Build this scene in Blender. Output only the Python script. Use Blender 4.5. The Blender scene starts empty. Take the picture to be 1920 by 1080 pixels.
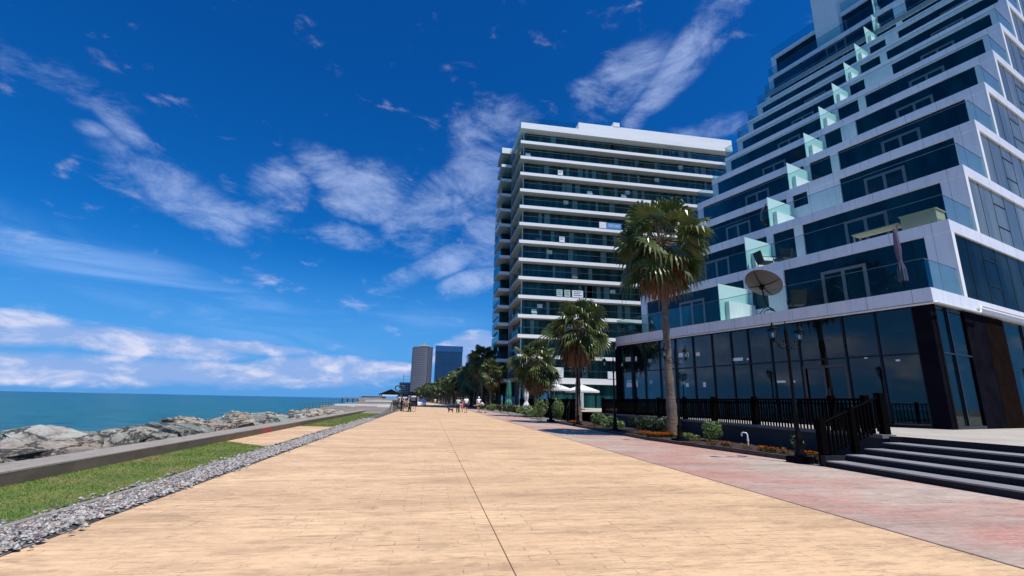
import bpy, math, random
from math import sin, cos, pi, radians
from mathutils import Vector, Matrix
import numpy as np

scene = bpy.context.scene
# ------------------------------------------------------------------ camera
H = 1.4; F = 881.8; PITCH = .236; ROLL = .0202; YAW = .1651
cam_d = bpy.data.cameras.new('camera'); cam = bpy.data.objects.new('camera', cam_d)
scene.collection.objects.link(cam); scene.camera = cam
cam_d.sensor_width = 36; cam_d.lens = 36*F/1920; cam_d.clip_start = .05; cam_d.clip_end = 30000
fw = Vector((sin(YAW)*cos(PITCH), cos(YAW)*cos(PITCH), sin(PITCH)))
rt0 = Vector((cos(YAW), -sin(YAW), 0)); up0 = rt0.cross(fw)
rt = rt0*cos(ROLL)+up0*sin(ROLL); up = up0*cos(ROLL)-rt0*sin(ROLL)
M4 = Matrix((rt, up, -fw)).transposed().to_4x4(); M4.translation = (0, 0, H)
cam.matrix_world = M4

# ------------------------------------------------------------------ sun + sky
SUN_EL = radians(62); SAZ = radians(143)      # azimuth of the sun clockwise from +Y: behind the camera, a little right
sd = Vector((sin(SAZ)*cos(SUN_EL), cos(SAZ)*cos(SUN_EL), sin(SUN_EL)))
sun_d = bpy.data.lights.new('sun', 'SUN'); sun = bpy.data.objects.new('sun', sun_d)
scene.collection.objects.link(sun)
sun_d.energy = 5.0; sun_d.angle = radians(.53); sun_d.color = (1, .96, .9)
sun.rotation_euler = (-sd).to_track_quat('-Z', 'Y').to_euler()
scene.view_settings.view_transform = 'Standard'; scene.view_settings.look = 'None'
scene.view_settings.exposure = 0; scene.view_settings.gamma = 1

world = bpy.data.worlds.new('World'); scene.world = world; world.use_nodes = True
wt = world.node_tree; wn = wt.nodes; wn.clear()
def L(t, a, b): t.links.new(a, b)
def wmath(op, a, b=None, clamp=False):
    n = wn.new('ShaderNodeMath'); n.operation = op; n.use_clamp = clamp
    for i, v in enumerate((a, b)):
        if v is None: continue
        if isinstance(v, (int, float)): n.inputs[i].default_value = v
        else: L(wt, v, n.inputs[i])
    return n.outputs[0]
def wvec(op, a, b):
    n = wn.new('ShaderNodeVectorMath'); n.operation = op
    for i, v in enumerate((a, b)):
        if isinstance(v, (tuple, Vector)): n.inputs[i].default_value = tuple(v)
        else: L(wt, v, n.inputs[i])
    return n.outputs['Value'] if op == 'DOT_PRODUCT' else n.outputs[0]
sky = wn.new('ShaderNodeTexSky'); sky.sky_type = 'NISHITA'; sky.sun_disc = False
sky.sun_elevation = SUN_EL; sky.sun_rotation = SAZ; sky.air_density = 1.0; sky.dust_density = .3; sky.ozone_density = 3.0
hs = wn.new('ShaderNodeHueSaturation'); hs.inputs['Saturation'].default_value = 1.32; hs.inputs['Value'].default_value = 1.0
L(wt, sky.outputs[0], hs.inputs['Color'])
tint = wn.new('ShaderNodeMix'); tint.data_type = 'RGBA'; tint.blend_type = 'MULTIPLY'; tint.inputs[0].default_value = 1
tint.inputs['B'].default_value = (.10, .74, 1.20, 1)
L(wt, hs.outputs[0], tint.inputs['A'])
tc = wn.new('ShaderNodeTexCoord'); DIR = tc.outputs['Generated']
def noise(scale, detail=6, rough=.6, dist=0, stretch=(1, 1, 1), rot=(0, 0, 0)):
    mp = wn.new('ShaderNodeMapping'); mp.inputs['Scale'].default_value = stretch; mp.inputs['Rotation'].default_value = rot
    L(wt, DIR, mp.inputs[0])
    n = wn.new('ShaderNodeTexNoise'); n.inputs['Scale'].default_value = scale; n.inputs['Detail'].default_value = detail
    n.inputs['Roughness'].default_value = rough; n.inputs['Distortion'].default_value = dist
    L(wt, mp.outputs[0], n.inputs['Vector']); return n.outputs[0]
def blob(az, el, ra, re, tilt=0):
    """elliptical patch of sky in degrees: azimuth, elevation, half sizes, tilt"""
    a, e, t = radians(az), radians(el), radians(tilt)
    c = Vector((sin(a)*cos(e), cos(a)*cos(e), sin(e)))
    h = Vector((cos(a), -sin(a), 0)); v = h.cross(c)
    u1 = (h*cos(t)+v*sin(t))/radians(ra); u2 = (v*cos(t)-h*sin(t))/radians(re)
    d = wvec('SUBTRACT', DIR, c)
    x = wvec('DOT_PRODUCT', d, u1); y = wvec('DOT_PRODUCT', d, u2)
    q = wmath('ADD', wmath('MULTIPLY', x, x), wmath('MULTIPLY', y, y))
    return wmath('SUBTRACT', 1, wmath('MULTIPLY', q, .8), True)
def field(blobs):
    m = None
    for b in blobs:
        k = blob(*b[:5])
        if len(b) > 5: k = wmath('MULTIPLY', k, b[5])
        m = k if m is None else wmath('MAXIMUM', m, k)
    return m
def ss(v, lo, hi):
    n = wn.new('ShaderNodeMapRange'); n.interpolation_type = 'SMOOTHSTEP'
    n.inputs['From Min'].default_value = lo; n.inputs['From Max'].default_value = hi
    L(wt, v, n.inputs['Value']); return n.outputs[0]
wisp = field([(-39.5, 26.4, 7, 1.8, -3, .8), (-33, 24, 7, 1.3, -38, .72), (-35.5, 23.2, 1.8, .9, 0, .6), (-27, 19, 9, 3, -25), (-19, 22.5, 3.4, 3.6, -40), (-22, 18.8, 7, 1.8, -4, .9),
              (-13.5, 25.2, 5, 2.6, -25), (-8.5, 23.5, 6, 4.2, 10), (-11, 18.3, 4.5, 1.8, -8), (-1, 22, 8, 4.5, 40), (5, 27, 5.5, 4.5, 60, 1.15), (4.5, 32, 4.5, 3.4, 20),
              (8.5, 33, 5, 3.5, 0), (23, 36, 8, 3.2, 35, .85), (33, 38, 9, 2.4, 40, .95), (19, 36, 2.5, 1.6, 0, .85), (29, 35, 7, 1.8, 38, .8), (37, 41, 7, 2.5, 40), (35, 30.5, 7, 1.8, 5, .95),
              (-3, 14.5, 7, 1.5, 28), (2, 17, 7, 2.0, 28), (4.5, 14, 6, 1.9, 20), (6, 19, 5, 4, 0, .9)])
n1 = noise(6.5, 10, .68, .35, (1, 1, 2.0), (.25, .35, 0)); n2 = noise(2.1, 3, .5, .3)
wv = wmath('ADD', wmath('MULTIPLY', wisp, .30), wmath('ADD', wmath('MULTIPLY', n1, 1.25), wmath('MULTIPLY', n2, .15)))
wf = wmath('MULTIPLY', ss(wv, .76, 1.28), ss(wisp, .10, .6))
wf = wmath('MULTIPLY', wf, .68)
# thin veil streaks above the horizon on the left
veil = field([(-34, 11.5, 22, 2.6, -16, 1), (-22, 9.5, 16, 2.4, -14, 1), (-8, 9, 14, 2, 3, .6)])
vf = wmath('MULTIPLY', wmath('MULTIPLY', ss(noise(3, 6, .6, 1, (1, 1, 7), (.2, .1, 0)), .35, .75), veil), .55)
# bank of cloud along the horizon
bank = field([(-39, 4.9, 9, 1.7, 2, 1.1), (-28, 4.7, 10, 1.5, -3, 1.1), (-19, 4.9, 7, .8, 0, 1.0), (-30, 2.0, 24, 1.6, 0, 1.0), (-12, 3.1, 9, 1.6, 2, 1.15), (-6, 3.2, 6, 1.2, 0, 1.1),
              (5, 5.4, 5.5, 2.8, 12, 1.5), (10, 4, 8, 2.6, 0, 1.2), (-15, 2.2, 12, 1.5, 0, 1.05), (-70, 5, 30, 3, 0), (50, 6, 40, 3, 0, .8)])
nb = noise(11, 8, .6, .3, (1, 1, 2.4))
bf = ss(wmath('ADD', wmath('MULTIPLY', bank, .62), nb), .58, 1.0)
bf = wmath('MULTIPLY', bf, .86)
zz = wn.new('ShaderNodeSeparateXYZ'); L(wt, DIR, zz.inputs[0])
haze = wmath('MULTIPLY', wmath('SUBTRACT', 1, ss(zz.outputs[2], 0, .30)), .86)
def wmix(f, a, b):
    n = wn.new('ShaderNodeMix'); n.data_type = 'RGBA'; L(wt, f, n.inputs[0])
    for s, v in (('A', a), ('B', b)):
        if isinstance(v, tuple): n.inputs[s].default_value = v
        else: L(wt, v, n.inputs[s])
    return n.outputs['Result']
c0 = wmix(haze, tint.outputs['Result'], (1.15, 3.35, 8.1, 1))
c0 = wmix(vf, c0, (3.4, 5.6, 10, 1))
c0 = wmix(wf, c0, (5.0, 6.3, 9.6, 1))
cb = wmix(ss(nb, .45, .72), (3.0, 4.5, 8.2, 1), (8.3, 8.2, 9.6, 1))
c0 = wmix(bf, c0, cb)
bg = wn.new('ShaderNodeBackground'); bg.inputs['Strength'].default_value = .1
L(wt, c0, bg.inputs[0])
wo = wn.new('ShaderNodeOutputWorld'); L(wt, bg.outputs[0], wo.inputs[0])

# ------------------------------------------------------------------ materials
class NT:
    def __init__(s, name):
        s.m = bpy.data.materials.new(name); s.m.use_nodes = True; s.t = s.m.node_tree; s.n = s.t.nodes
        s.b = s.n['Principled BSDF']; s.out = s.n['Material Output']
        s.tc = s.n.new('ShaderNodeTexCoord').outputs['Object']
    def set(s, inp, v):
        if isinstance(v, (int, float)): inp.default_value = v
        elif isinstance(v, tuple): inp.default_value = v if len(v) != 3 or inp.type == 'VECTOR' else v+(1,)
        else: s.t.links.new(v, inp)
    def math(s, op, a, b=0, c=None, clamp=False):
        n = s.n.new('ShaderNodeMath'); n.operation = op; n.use_clamp = clamp
        s.set(n.inputs[0], a); s.set(n.inputs[1], b)
        if c is not None: s.set(n.inputs[2], c)
        return n.outputs[0]
    def mp(s, sc=(1, 1, 1), rot=(0, 0, 0), loc=(0, 0, 0), src=None):
        n = s.n.new('ShaderNodeMapping'); n.inputs['Scale'].default_value = sc; n.inputs['Rotation'].default_value = rot; n.inputs['Location'].default_value = loc
        s.t.links.new(src or s.tc, n.inputs[0]); return n.outputs[0]
    def noise(s, scale, detail=5, rough=.6, sc=(1, 1, 1), dist=0, vec=None, col=False):
        n = s.n.new('ShaderNodeTexNoise'); n.inputs['Scale'].default_value = scale; n.inputs['Detail'].default_value = detail
        n.inputs['Roughness'].default_value = rough; n.inputs['Distortion'].default_value = dist
        s.t.links.new(vec or s.mp(sc), n.inputs['Vector']); return n.outputs[1 if col else 0]
    def voro(s, scale, sc=(1, 1, 1), feat='F1', out=0):
        n = s.n.new('ShaderNodeTexVoronoi'); n.feature = feat; n.inputs['Scale'].default_value = scale
        s.t.links.new(s.mp(sc), n.inputs['Vector']); return n.outputs[out]
    def rng(s, v, a, b, c=0., d=1.):
        n = s.n.new('ShaderNodeMapRange'); n.inputs['From Min'].default_value = a; n.inputs['From Max'].default_value = b
        n.inputs['To Min'].default_value = c; n.inputs['To Max'].default_value = d
        s.t.links.new(v, n.inputs['Value']); return n.outputs[0]
    def mix(s, f, a, b, mode='MIX'):
        n = s.n.new('ShaderNodeMix'); n.data_type = 'RGBA'; n.blend_type = mode
        s.set(n.inputs[0], f); s.set(n.inputs['A'], a); s.set(n.inputs['B'], b); return n.outputs['Result']
    def bump(s, h, strength=.4, dist=.02):
        n = s.n.new('ShaderNodeBump'); n.inputs['Strength'].default_value = strength; n.inputs['Distance'].default_value = dist
        s.t.links.new(h, n.inputs['Height']); s.t.links.new(n.outputs[0], s.b.inputs['Normal'])
    def fin(s, col=None, rough=.6, metal=0, spec=None):
        if col is not None: s.set(s.b.inputs['Base Color'], col)
        s.set(s.b.inputs['Roughness'], rough); s.set(s.b.inputs['Metallic'], metal)
        if spec is not None: s.b.inputs['Specular IOR Level'].default_value = spec
        return s.m
def pm(name, c1, c2=None, scale=3, rough=.6, bump=0, metal=0, spec=None, sc=(1, 1, 1), bscale=None, bdist=.01):
    s = NT(name); c2 = c2 or tuple(min(1, v*.8) for v in c1)
    n = s.noise(scale, 6, .62, sc); col = s.mix(s.rng(n, .3, .7), c1, c2)
    if bump: s.bump(s.noise(bscale or scale*6, 5, .6, sc), bump, bdist)
    return s.fin(col, rough, metal, spec)

def stamped(name, A, B, dark, red=None, scale=1.0):
    s = NT(name)
    wob = s.noise(1.3, 3, .5, col=True)
    vec = s.n.new('ShaderNodeVectorMath'); vec.operation = 'MULTIPLY_ADD'
    s.t.links.new(wob, vec.inputs[0]); vec.inputs[1].default_value = (.04, .04, 0); s.t.links.new(s.tc, vec.inputs[2])
    br = s.n.new('ShaderNodeTexBrick'); br.offset = .37; br.inputs['Scale'].default_value = 1
    br.inputs['Brick Width'].default_value = .62; br.inputs['Row Height'].default_value = .145
    br.inputs['Mortar Size'].default_value = .008; br.inputs['Mortar Smooth'].default_value = .5
    br.inputs['Color1'].default_value = (.35, .35, .35, 1); br.inputs['Color2'].default_value = (.65, .65, .65, 1); br.inputs['Mortar'].default_value = (.5, .5, .5, 1)
    s.t.links.new(vec.outputs[0], br.inputs['Vector'])
    patchy = s.rng(s.noise(.9, 4, .6), .42, .56)
    joint = s.math('MULTIPLY', br.outputs['Fac'], s.math('MULTIPLY', patchy, s.rng(s.noise(7, 3, .6), .4, .6, .25, 1)))
    n1 = s.noise(.55, 7, .65, (.35, 1.6, 1)); n2 = s.noise(9, 6, .7, (.5, 1.8, 1)); n3 = s.noise(.16, 4, .6)
    col = s.mix(s.rng(n1, .35, .68), A, B)
    col = s.mix(s.rng(n3, .42, .6, 0, .5), col, tuple(v*.84 for v in A))
    col = s.mix(s.rng(s.noise(.42, 7, .72, (.6, 1.2, 1), .5), .52, .62, 0, .30), col, dark)
    if red: col = s.mix(s.rng(s.noise(.33, 6, .66, (.8, 1, 1)), .42, .58), col, red); 
    col = s.mix(.13, col, br.outputs['Color'], 'OVERLAY')
    col = s.mix(s.rng(n2, .50, .68, 0, .42), col, dark)
    col = s.mix(s.rng(s.noise(3.2, 8, .75, (.45, 1.5, 1), .8), .49, .63, 0, .55), col, dark)
    col = s.mix(s.rng(s.noise(11, 6, .75, (.6, 1.4, 1), .6), .52, .62, 0, .35), col, tuple(min(1, v*1.12) for v in A))
    stain = s.rng(s.noise(.8, 8, .72, (.18, 1.3, 1), .4), .51, .66, 0, .55)
    col = s.mix(stain, col, dark)
    crack = s.rng(s.noise(2.2, 8, .75, (.3, 1.5, 1), 1.2), .60, .63, 0, .4)
    col = s.mix(crack, col, tuple(v*.55 for v in dark))
    spots = s.rng(s.noise(26, 3, .5), .66, .72, 0, .6); col = s.mix(spots, col, tuple(v*.5 for v in dark))
    col = s.mix(s.math('MULTIPLY', joint, .62), col, tuple(v*.42 for v in dark))
    h = s.math('SUBTRACT', s.noise(14, 6, .7, (.45, 1.6, 1)), s.math('MULTIPLY', joint, 2.2))
    s.bump(h, .35, .012)
    return s.fin(col, s.rng(n2, .3, .7, .62, .85))
MT = {}
MT['tan'] = stamped('tan_stamped_concrete', (.80, .535, .30), (.62, .40, .225), (.32, .195, .11))
MT['red'] = stamped('red_grey_stamped_concrete', (.56, .44, .35), (.43, .33, .26), (.23, .17, .14), red=(.50, .25, .19))
def mk_grass():
    s = NT('grass'); col = s.mix(s.rng(s.noise(1.2, 6, .6), .35, .65), (.10, .175, .022), (.20, .225, .05))
    col = s.mix(s.rng(s.noise(.7, 4, .7), .52, .66, 0, .8), col, (.26, .20, .08)); s.b.inputs['Subsurface Weight'].default_value = 0
    return s.fin(col, .6)
MT['grass'] = mk_grass()
MT['soil'] = pm('soil', (.045, .03, .02), (.02, .014, .01), 8, .95, .8, bscale=30)
MT['ground'] = pm('ground', (.22, .20, .17), (.15, .14, .12), .3, .9, .3)
MT['concrete'] = None
def mk_conc(name, A, B, stainc):
    s = NT(name); col = s.mix(s.rng(s.noise(1.1, 7, .65), .3, .7), A, B)
    col = s.mix(s.rng(s.noise(3, 6, .7, (1, 1, .35)), .5, .75, 0, .7), col, stainc)
    col = s.mix(s.rng(s.noise(40, 3, .5), .6, .75, 0, .4), col, stainc)
    s.bump(s.noise(25, 6, .7), .5, .01); return s.fin(col, .88)
MT['concrete'] = mk_conc('weathered_concrete', (.36, .31, .26), (.27, .235, .20), (.13, .11, .09))
MT['kerb'] = mk_conc('kerb_concrete', (.30, .28, .24), (.22, .21, .18), (.10, .10, .07))
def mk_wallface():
    s = NT('dark_concrete'); col = s.mix(s.rng(s.noise(1.3, 7, .7, (1, 1, 2)), .35, .65), (.15, .115, .085), (.085, .066, .05))  # darker and browner than the coping concrete
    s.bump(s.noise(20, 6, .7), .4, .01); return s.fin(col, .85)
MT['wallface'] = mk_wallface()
def mk_rock():
    s = NT('boulder_rock')
    oi = s.n.new('ShaderNodeObjectInfo').outputs['Random']
    a = s.mix(oi, (.50, .49, .39), (.54, .41, .30)); n = s.noise(1.6, 8, .7)
    a = s.mix(s.math('GREATER_THAN', s.math('FRACT', s.math('MULTIPLY', oi, 7.3)), .62), a, (.27, .33, .28))
    a = s.mix(s.math('GREATER_THAN', s.math('FRACT', s.math('MULTIPLY', oi, 13.7)), .8), a, (.62, .60, .52))
    col = s.mix(s.rng(n, .46, .64), a, (.22, .205, .165)); col = s.mix(s.rng(s.noise(5, 6, .7), .53, .64, 0, .8), col, (.66, .63, .56))
    col = s.mix(s.rng(s.noise(3, 5, .7, (1, 2, 3)), .53, .64, 0, .65), col, (.36, .20, .13))
    vn = s.n.new('ShaderNodeTexVoronoi'); vn.feature = 'DISTANCE_TO_EDGE'; vn.inputs['Scale'].default_value = 1.1
    wv_ = s.n.new('ShaderNodeVectorMath'); wv_.operation = 'MULTIPLY_ADD'; s.t.links.new(s.noise(2.5, 6, .7, col=True), wv_.inputs[0]); wv_.inputs[1].default_value = (.9, .9, .9); s.t.links.new(s.mp((1, .6, 1.8)), wv_.inputs[2]); s.t.links.new(wv_.outputs[0], vn.inputs['Vector'])
    ck = s.rng(vn.outputs[0], 0, .05); col = s.mix(ck, (.05, .048, .04), col)
    s.bump(s.math('ADD', s.noise(3.2, 12, .75, dist=.6), s.math('MULTIPLY', ck, .35)), 1.0, .30); return s.fin(col, .85)
MT['rock'] = mk_rock()
def mk_pebble():
    s = NT('pebbles'); c = s.voro(34, out=1); sep = s.n.new('ShaderNodeSeparateColor'); s.t.links.new(c, sep.inputs[0])
    col = s.mix(s.rng(sep.outputs[0], .2, .9), (.075, .07, .07), (.48, .46, .43)); col = s.mix(s.math('GREATER_THAN', sep.outputs[1], .86), col, (.30, .19, .14))
    return s.fin(col, .7)
MT['pebble'] = mk_pebble()
def mk_gravbed():
    s = NT('gravel_bed'); c = s.voro(15, out=1); d = s.voro(15); sep = s.n.new('ShaderNodeSeparateColor'); s.t.links.new(c, sep.inputs[0])
    col = s.mix(s.rng(sep.outputs[0], .2, .9), (.07, .065, .06), (.28, .27, .255)); col = s.mix(s.rng(d, .3, .7), col, (.05, .045, .04))
    n = s.n.new('ShaderNodeBump'); n.invert = True; n.inputs['Distance'].default_value = .03; s.t.links.new(d, n.inputs['Height']); s.t.links.new(n.outputs[0], s.b.inputs['Normal'])
    return s.fin(col, .8)
MT['gravelbed'] = mk_gravbed()
def mk_water():
    s = NT('sea_water')
    big = s.noise(.02, 4, .6, (1, .3, 1)); y = s.n.new('ShaderNodeSeparateXYZ'); s.t.links.new(s.tc, y.inputs[0])
    dist = s.rng(s.math('ADD', y.outputs[1], s.math('MULTIPLY', y.outputs[0], -.6)), 20, 900)
    col = s.mix(dist, (.012, .145, .185), (.003, .10, .175)); col = s.mix(s.rng(big, .4, .7, 0, .45), col, (.008, .16, .19))
    rip = s.noise(.30, 10, .74, (1, 2.6, 1), .4)
    col = s.mix(s.rng(rip, .49, .56, 0, .8), col, (.001, .045, .09))
    col = s.mix(s.rng(s.noise(.42, 9, .74, (1, 2.6, 1), .4), .56, .64, 0, .6), col, (.02, .19, .22))
    wv = s.math('ADD', s.math('MULTIPLY', s.noise(.5, 8, .66, (1, 2.2, 1)), 1.), s.math('MULTIPLY', s.noise(3, 5, .6, (1, 1.8, 1)), .25))
    s.bump(wv, .8, .5); s.b.inputs['IOR'].default_value = 1.2
    return s.fin(col, .28, 0, .3)
MT['water'] = mk_water()
def mk_panel(name, A, B, pitch=1.55, off=.37):
    s = NT(name); sp = s.n.new('ShaderNodeSeparateXYZ'); s.t.links.new(s.tc, sp.inputs[0])
    gx = s.math('LESS_THAN', s.math('FRACT', s.math('DIVIDE', s.math('ADD', sp.outputs[0], off+50), pitch)), .011)
    gy = s.math('LESS_THAN', s.math('FRACT', s.math('DIVIDE', s.math('ADD', sp.outputs[1], off+50.2), pitch)), .011)
    col = s.mix(s.rng(s.noise(.8, 5, .6), .3, .7), A, B)
    col = s.mix(s.rng(s.noise(5, 6, .75, (1, 1, .12)), .50, .68, 0, .35), col, (.46, .45, .43))
    col = s.mix(s.rng(s.noise(.35, 2, .5), .45, .55, 0, .12), col, (.5, .5, .54))
    col = s.mix(s.math('MULTIPLY', s.math('MAXIMUM', gx, gy), .7), col, (.12, .12, .13))
    s.b.inputs['Coat Weight'].default_value = .15
    return s.fin(col, .42)
MT['panel'] = mk_panel('white_aluminium_panel', (.80, .79, .80), (.74, .73, .76))
MT['white'] = pm('white_render', (.78, .78, .77), (.70, .70, .70), 1.5, .7)
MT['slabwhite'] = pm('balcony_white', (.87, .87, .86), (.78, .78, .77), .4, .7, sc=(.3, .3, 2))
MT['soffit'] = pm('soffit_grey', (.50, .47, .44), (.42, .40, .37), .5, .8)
MT['stonegrey'] = pm('grey_stone_cladding', (.33, .33, .35), (.28, .28, .30), 1, .5)
def mk_wallgrey():
    s = NT('terrace_wall_grey'); col = s.mix(s.rng(s.noise(.8, 5, .6), .3, .7), (.42, .42, .43), (.35, .35, .37)); return s.fin(col, .6)
MT['recess'] = mk_wallgrey()
def dark_glass(name, A, B, scale, rough=.03, ior=1.75, sc=(1, 1, 1)):
    s = NT(name); n = s.noise(scale, 4, .6, sc); col = s.mix(s.rng(n, .4, .65), A, B)
    s.b.inputs['IOR'].default_value = ior
    s.bump(s.noise(.6, 2, .5), .10, .02)
    return s.fin(col, rough)
MT['hotelglass'] = dark_glass('blue_window_glass', (.0008, .013, .026), (.002, .034, .050), .9, ior=1.38, sc=(1, 1, .3))
MT['towerglass'] = dark_glass('teal_window_glass', (.005, .034, .038), (.026, .105, .11), .55, ior=1.42, sc=(1.6, 1, .05))
MT['sideglass'] = dark_glass('grey_curtain_glass', (.10, .12, .115), (.20, .22, .205), .5, .22, 1.35, (1, 1, .2))  # pale grey-green base stands in for light reflected in the side glazing
MT['sidedark'] = dark_glass('dark_side_window_glass', (.004, .006, .007), (.025, .035, .033), .35, .06, 1.10, (1, 1, .6))
MT['farglass'] = dark_glass('blue_tower_glass', (.01, .05, .12), (.008, .035, .09), .05, .15, 1.6)
def clear(name, tintc, k=1., base=.08):
    s = NT(name); s.n.remove(s.b); tr = s.n.new('ShaderNodeBsdfTransparent'); tr.inputs[0].default_value = tintc+(1,)
    gl = s.n.new('ShaderNodeBsdfGlossy'); gl.inputs['Roughness'].default_value = .02; gl.inputs[0].default_value = (.9, 1, 1, 1)
    fr = s.n.new('ShaderNodeFresnel'); fr.inputs[0].default_value = 1.5
    f = s.math('ADD', s.math('MULTIPLY', fr.outputs[0], k), base, clamp=True)
    mx = s.n.new('ShaderNodeMixShader'); s.t.links.new(f, mx.inputs[0]); s.t.links.new(tr.outputs[0], mx.inputs[1]); s.t.links.new(gl.outputs[0], mx.inputs[2])
    s.t.links.new(mx.outputs[0], s.out.inputs[0]); return s.m
MT['rail_glass'] = clear('balustrade_glass', (.80, .92, .91), .15, .0)
MT['shopglass'] = clear('tinted_shopfront_glass', (.36, .43, .46), .62, .02)
MT['lampglass'] = clear('lantern_glass', (.85, .85, .8), .3, .02)
MT['sideshop'] = clear('side_shopfront_tinted_glass', (.26, .32, .33), .30, .02)
def frost():
    s = NT('frosted_teal_glass'); d = s.b; s.set(d.inputs['Base Color'], (.62, .84, .81)); d.inputs['Roughness'].default_value = .3
    t = s.n.new('ShaderNodeBsdfTranslucent'); t.inputs[0].default_value = (.55, .88, .84, 1)
    mx = s.n.new('ShaderNodeMixShader'); mx.inputs[0].default_value = .35; s.t.links.new(d.outputs[0], mx.inputs[1]); s.t.links.new(t.outputs[0], mx.inputs[2])
    s.t.links.new(mx.outputs[0], s.out.inputs[0]); return s.m
MT['frost'] = frost()
MT['frame'] = pm('window_frame_grey', (.13, .15, .17), (.10, .12, .14), 2, .5)
MT['mullion'] = pm('dark_mullion', (.008, .009, .014), (.006, .006, .01), 3, .4, spec=.3)
MT['granite'] = None
def mk_granite(name, A, B, rough):
    s = NT(name); col = s.mix(s.rng(s.noise(1.4, 6, .6), .35, .65), A, B); col = s.mix(s.rng(s.noise(120, 2, .5), .6, .7, 0, .4), col, tuple(v*2.2 for v in A))
    sp = s.n.new('ShaderNodeSeparateXYZ'); s.t.links.new(s.tc, sp.inputs[0])
    return s.fin(col, rough, 0, 0)
MT['granite'] = mk_granite('black_granite', (.005, .005, .009), (.009, .009, .013), .35)
MT['riser'] = mk_granite('riser_granite', (.022, .022, .026), (.035, .034, .037), .6)
MT['tread'] = mk_granite('tread_granite', (.27, .26, .265), (.19, .185, .19), .7)  # treads much paler than the risers
MT['paving'] = None
def mk_paving():
    s = NT('terrace_paving'); br = s.n.new('ShaderNodeTexBrick'); br.offset = 0; br.inputs['Scale'].default_value = 1
    br.inputs['Brick Width'].default_value = .9; br.inputs['Row Height'].default_value = .9; br.inputs['Mortar Size'].default_value = .008
    br.inputs['Color1'].default_value = (.50, .45, .37, 1); br.inputs['Color2'].default_value = (.44, .40, .33, 1); br.inputs['Mortar'].default_value = (.15, .13, .11, 1)
    s.t.links.new(s.tc, br.inputs['Vector']); col = s.mix(s.rng(s.noise(.7, 7, .7), .45, .75, 0, .5), br.outputs[0], (.25, .22, .19)); return s.fin(col, .7)
MT['paving'] = mk_paving()
MT['black'] = pm('black_painted_metal', (.003, .003, .003), (.005, .005, .005), 10, .5, spec=.10)
MT['blackwood'] = pm('black_stained_wood', (.003, .0026, .0026), (.006, .005, .005), 6, .7, sc=(1, 1, 8), spec=0)
MT['darkfab'] = pm('dark_fabric', (.02, .02, .022), (.035, .033, .034), 8, .9)
MT['trunk'] = None
def mk_trunk():
    s = NT('palm_bark'); r = s.noise(4, 6, .7, (.5, .5, 5)); col = s.mix(s.rng(r, .35, .65), (.19, .15, .11), (.09, .07, .05))
    col = s.mix(s.rng(s.noise(7, 6, .7), .55, .7, 0, .7), col, (.30, .26, .21)); col = s.mix(s.rng(s.noise(1.1, 4, .6), .55, .66, 0, .8), col, (.05, .035, .026))
    s.bump(s.math('ADD', r, s.noise(22, 5, .7)), .9, .03); return s.fin(col, .9)
MT['trunk'] = mk_trunk()
def mk_leaf(name, A, B, C, rough=.42):
    s = NT(name); col = s.mix(s.rng(s.noise(2.2, 4, .6), .35, .65), A, B); col = s.mix(s.rng(s.noise(5, 3, .6), .60, .75, 0, .8), col, C)
    d = s.b; s.set(d.inputs['Base Color'], col); d.inputs['Roughness'].default_value = rough
    t = s.n.new('ShaderNodeBsdfTranslucent'); s.t.links.new(col, t.inputs[0])
    mx = s.n.new('ShaderNodeMixShader'); mx.inputs[0].default_value = .22; s.t.links.new(d.outputs[0], mx.inputs[1]); s.t.links.new(t.outputs[0], mx.inputs[2])
    s.t.links.new(mx.outputs[0], s.out.inputs[0]); return s.m
MT['leaf'] = mk_leaf('palm_leaf', (.055, .085, .02), (.125, .15, .04), (.32, .31, .15), .33)
MT['dead'] = mk_leaf('dead_palm_leaf', (.20, .10, .055), (.32, .18, .10), (.10, .05, .028), .8)
MT['petiole'] = pm('palm_petiole', (.15, .13, .06), (.20, .13, .07), 4, .6)
MT['shrub'] = mk_leaf('shrub_leaf', (.09, .15, .04), (.17, .24, .07), (.30, .34, .16), .5)
MT['darkshrub'] = mk_leaf('hedge_leaf', (.022, .04, .012), (.05, .07, .02), (.09, .11, .03), .5)
def plain(name, c, rough=.6, metal=0): return pm(name, c, tuple(v*.85 for v in c), 6, rough, metal=metal)
MT['orange'] = plain('marigold_petals', (.85, .26, .01)); MT['yellow'] = plain('yellow_petals', (.8, .48, .02))
MT['skin'] = plain('skin', (.55, .33, .23)); MT['hair'] = plain('hair', (.03, .02, .015)); MT['tshirt'] = plain('white_cotton', (.80, .80, .80)); MT['mint'] = plain('mint_cotton', (.45, .62, .55))
MT['pink'] = plain('pink_cotton', (.65, .32, .33)); MT['navy'] = plain('navy_cloth', (.02, .025, .06)); MT['blackcloth'] = plain('black_cloth', (.012, .012, .014)); MT['dogfur'] = plain('brown_fur', (.09, .03, .015))
MT['blue'] = plain('blue_print', (.05, .28, .62)); MT['paper'] = plain('white_paper', (.78, .82, .84)); MT['green'] = plain('green_canvas', (.02, .16, .11)); MT['redpaint'] = plain('faded_red_paint', (.30, .045, .055), .8)
MT['curtain'] = pm('pale_curtain', (.50, .56, .56), (.38, .44, .46), 2, .8, sc=(6, 6, .1)); MT['beige'] = plain('beige_wood', (.52, .40, .27)); MT['mauve'] = plain('mauve_canvas', (.13, .09, .13))
MT['dish'] = plain('dish_grey', (.11, .09, .085), .6); MT['pipe'] = plain('white_pipe', (.75, .73, .74), .35); MT['interior'] = plain('dim_interior', (.30, .30, .30), .8)
MT['tyre'] = plain('rubber', (.015, .015, .015), .8); MT['scaffold'] = plain('grey_facade', (.15, .135, .14), .6)

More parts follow.
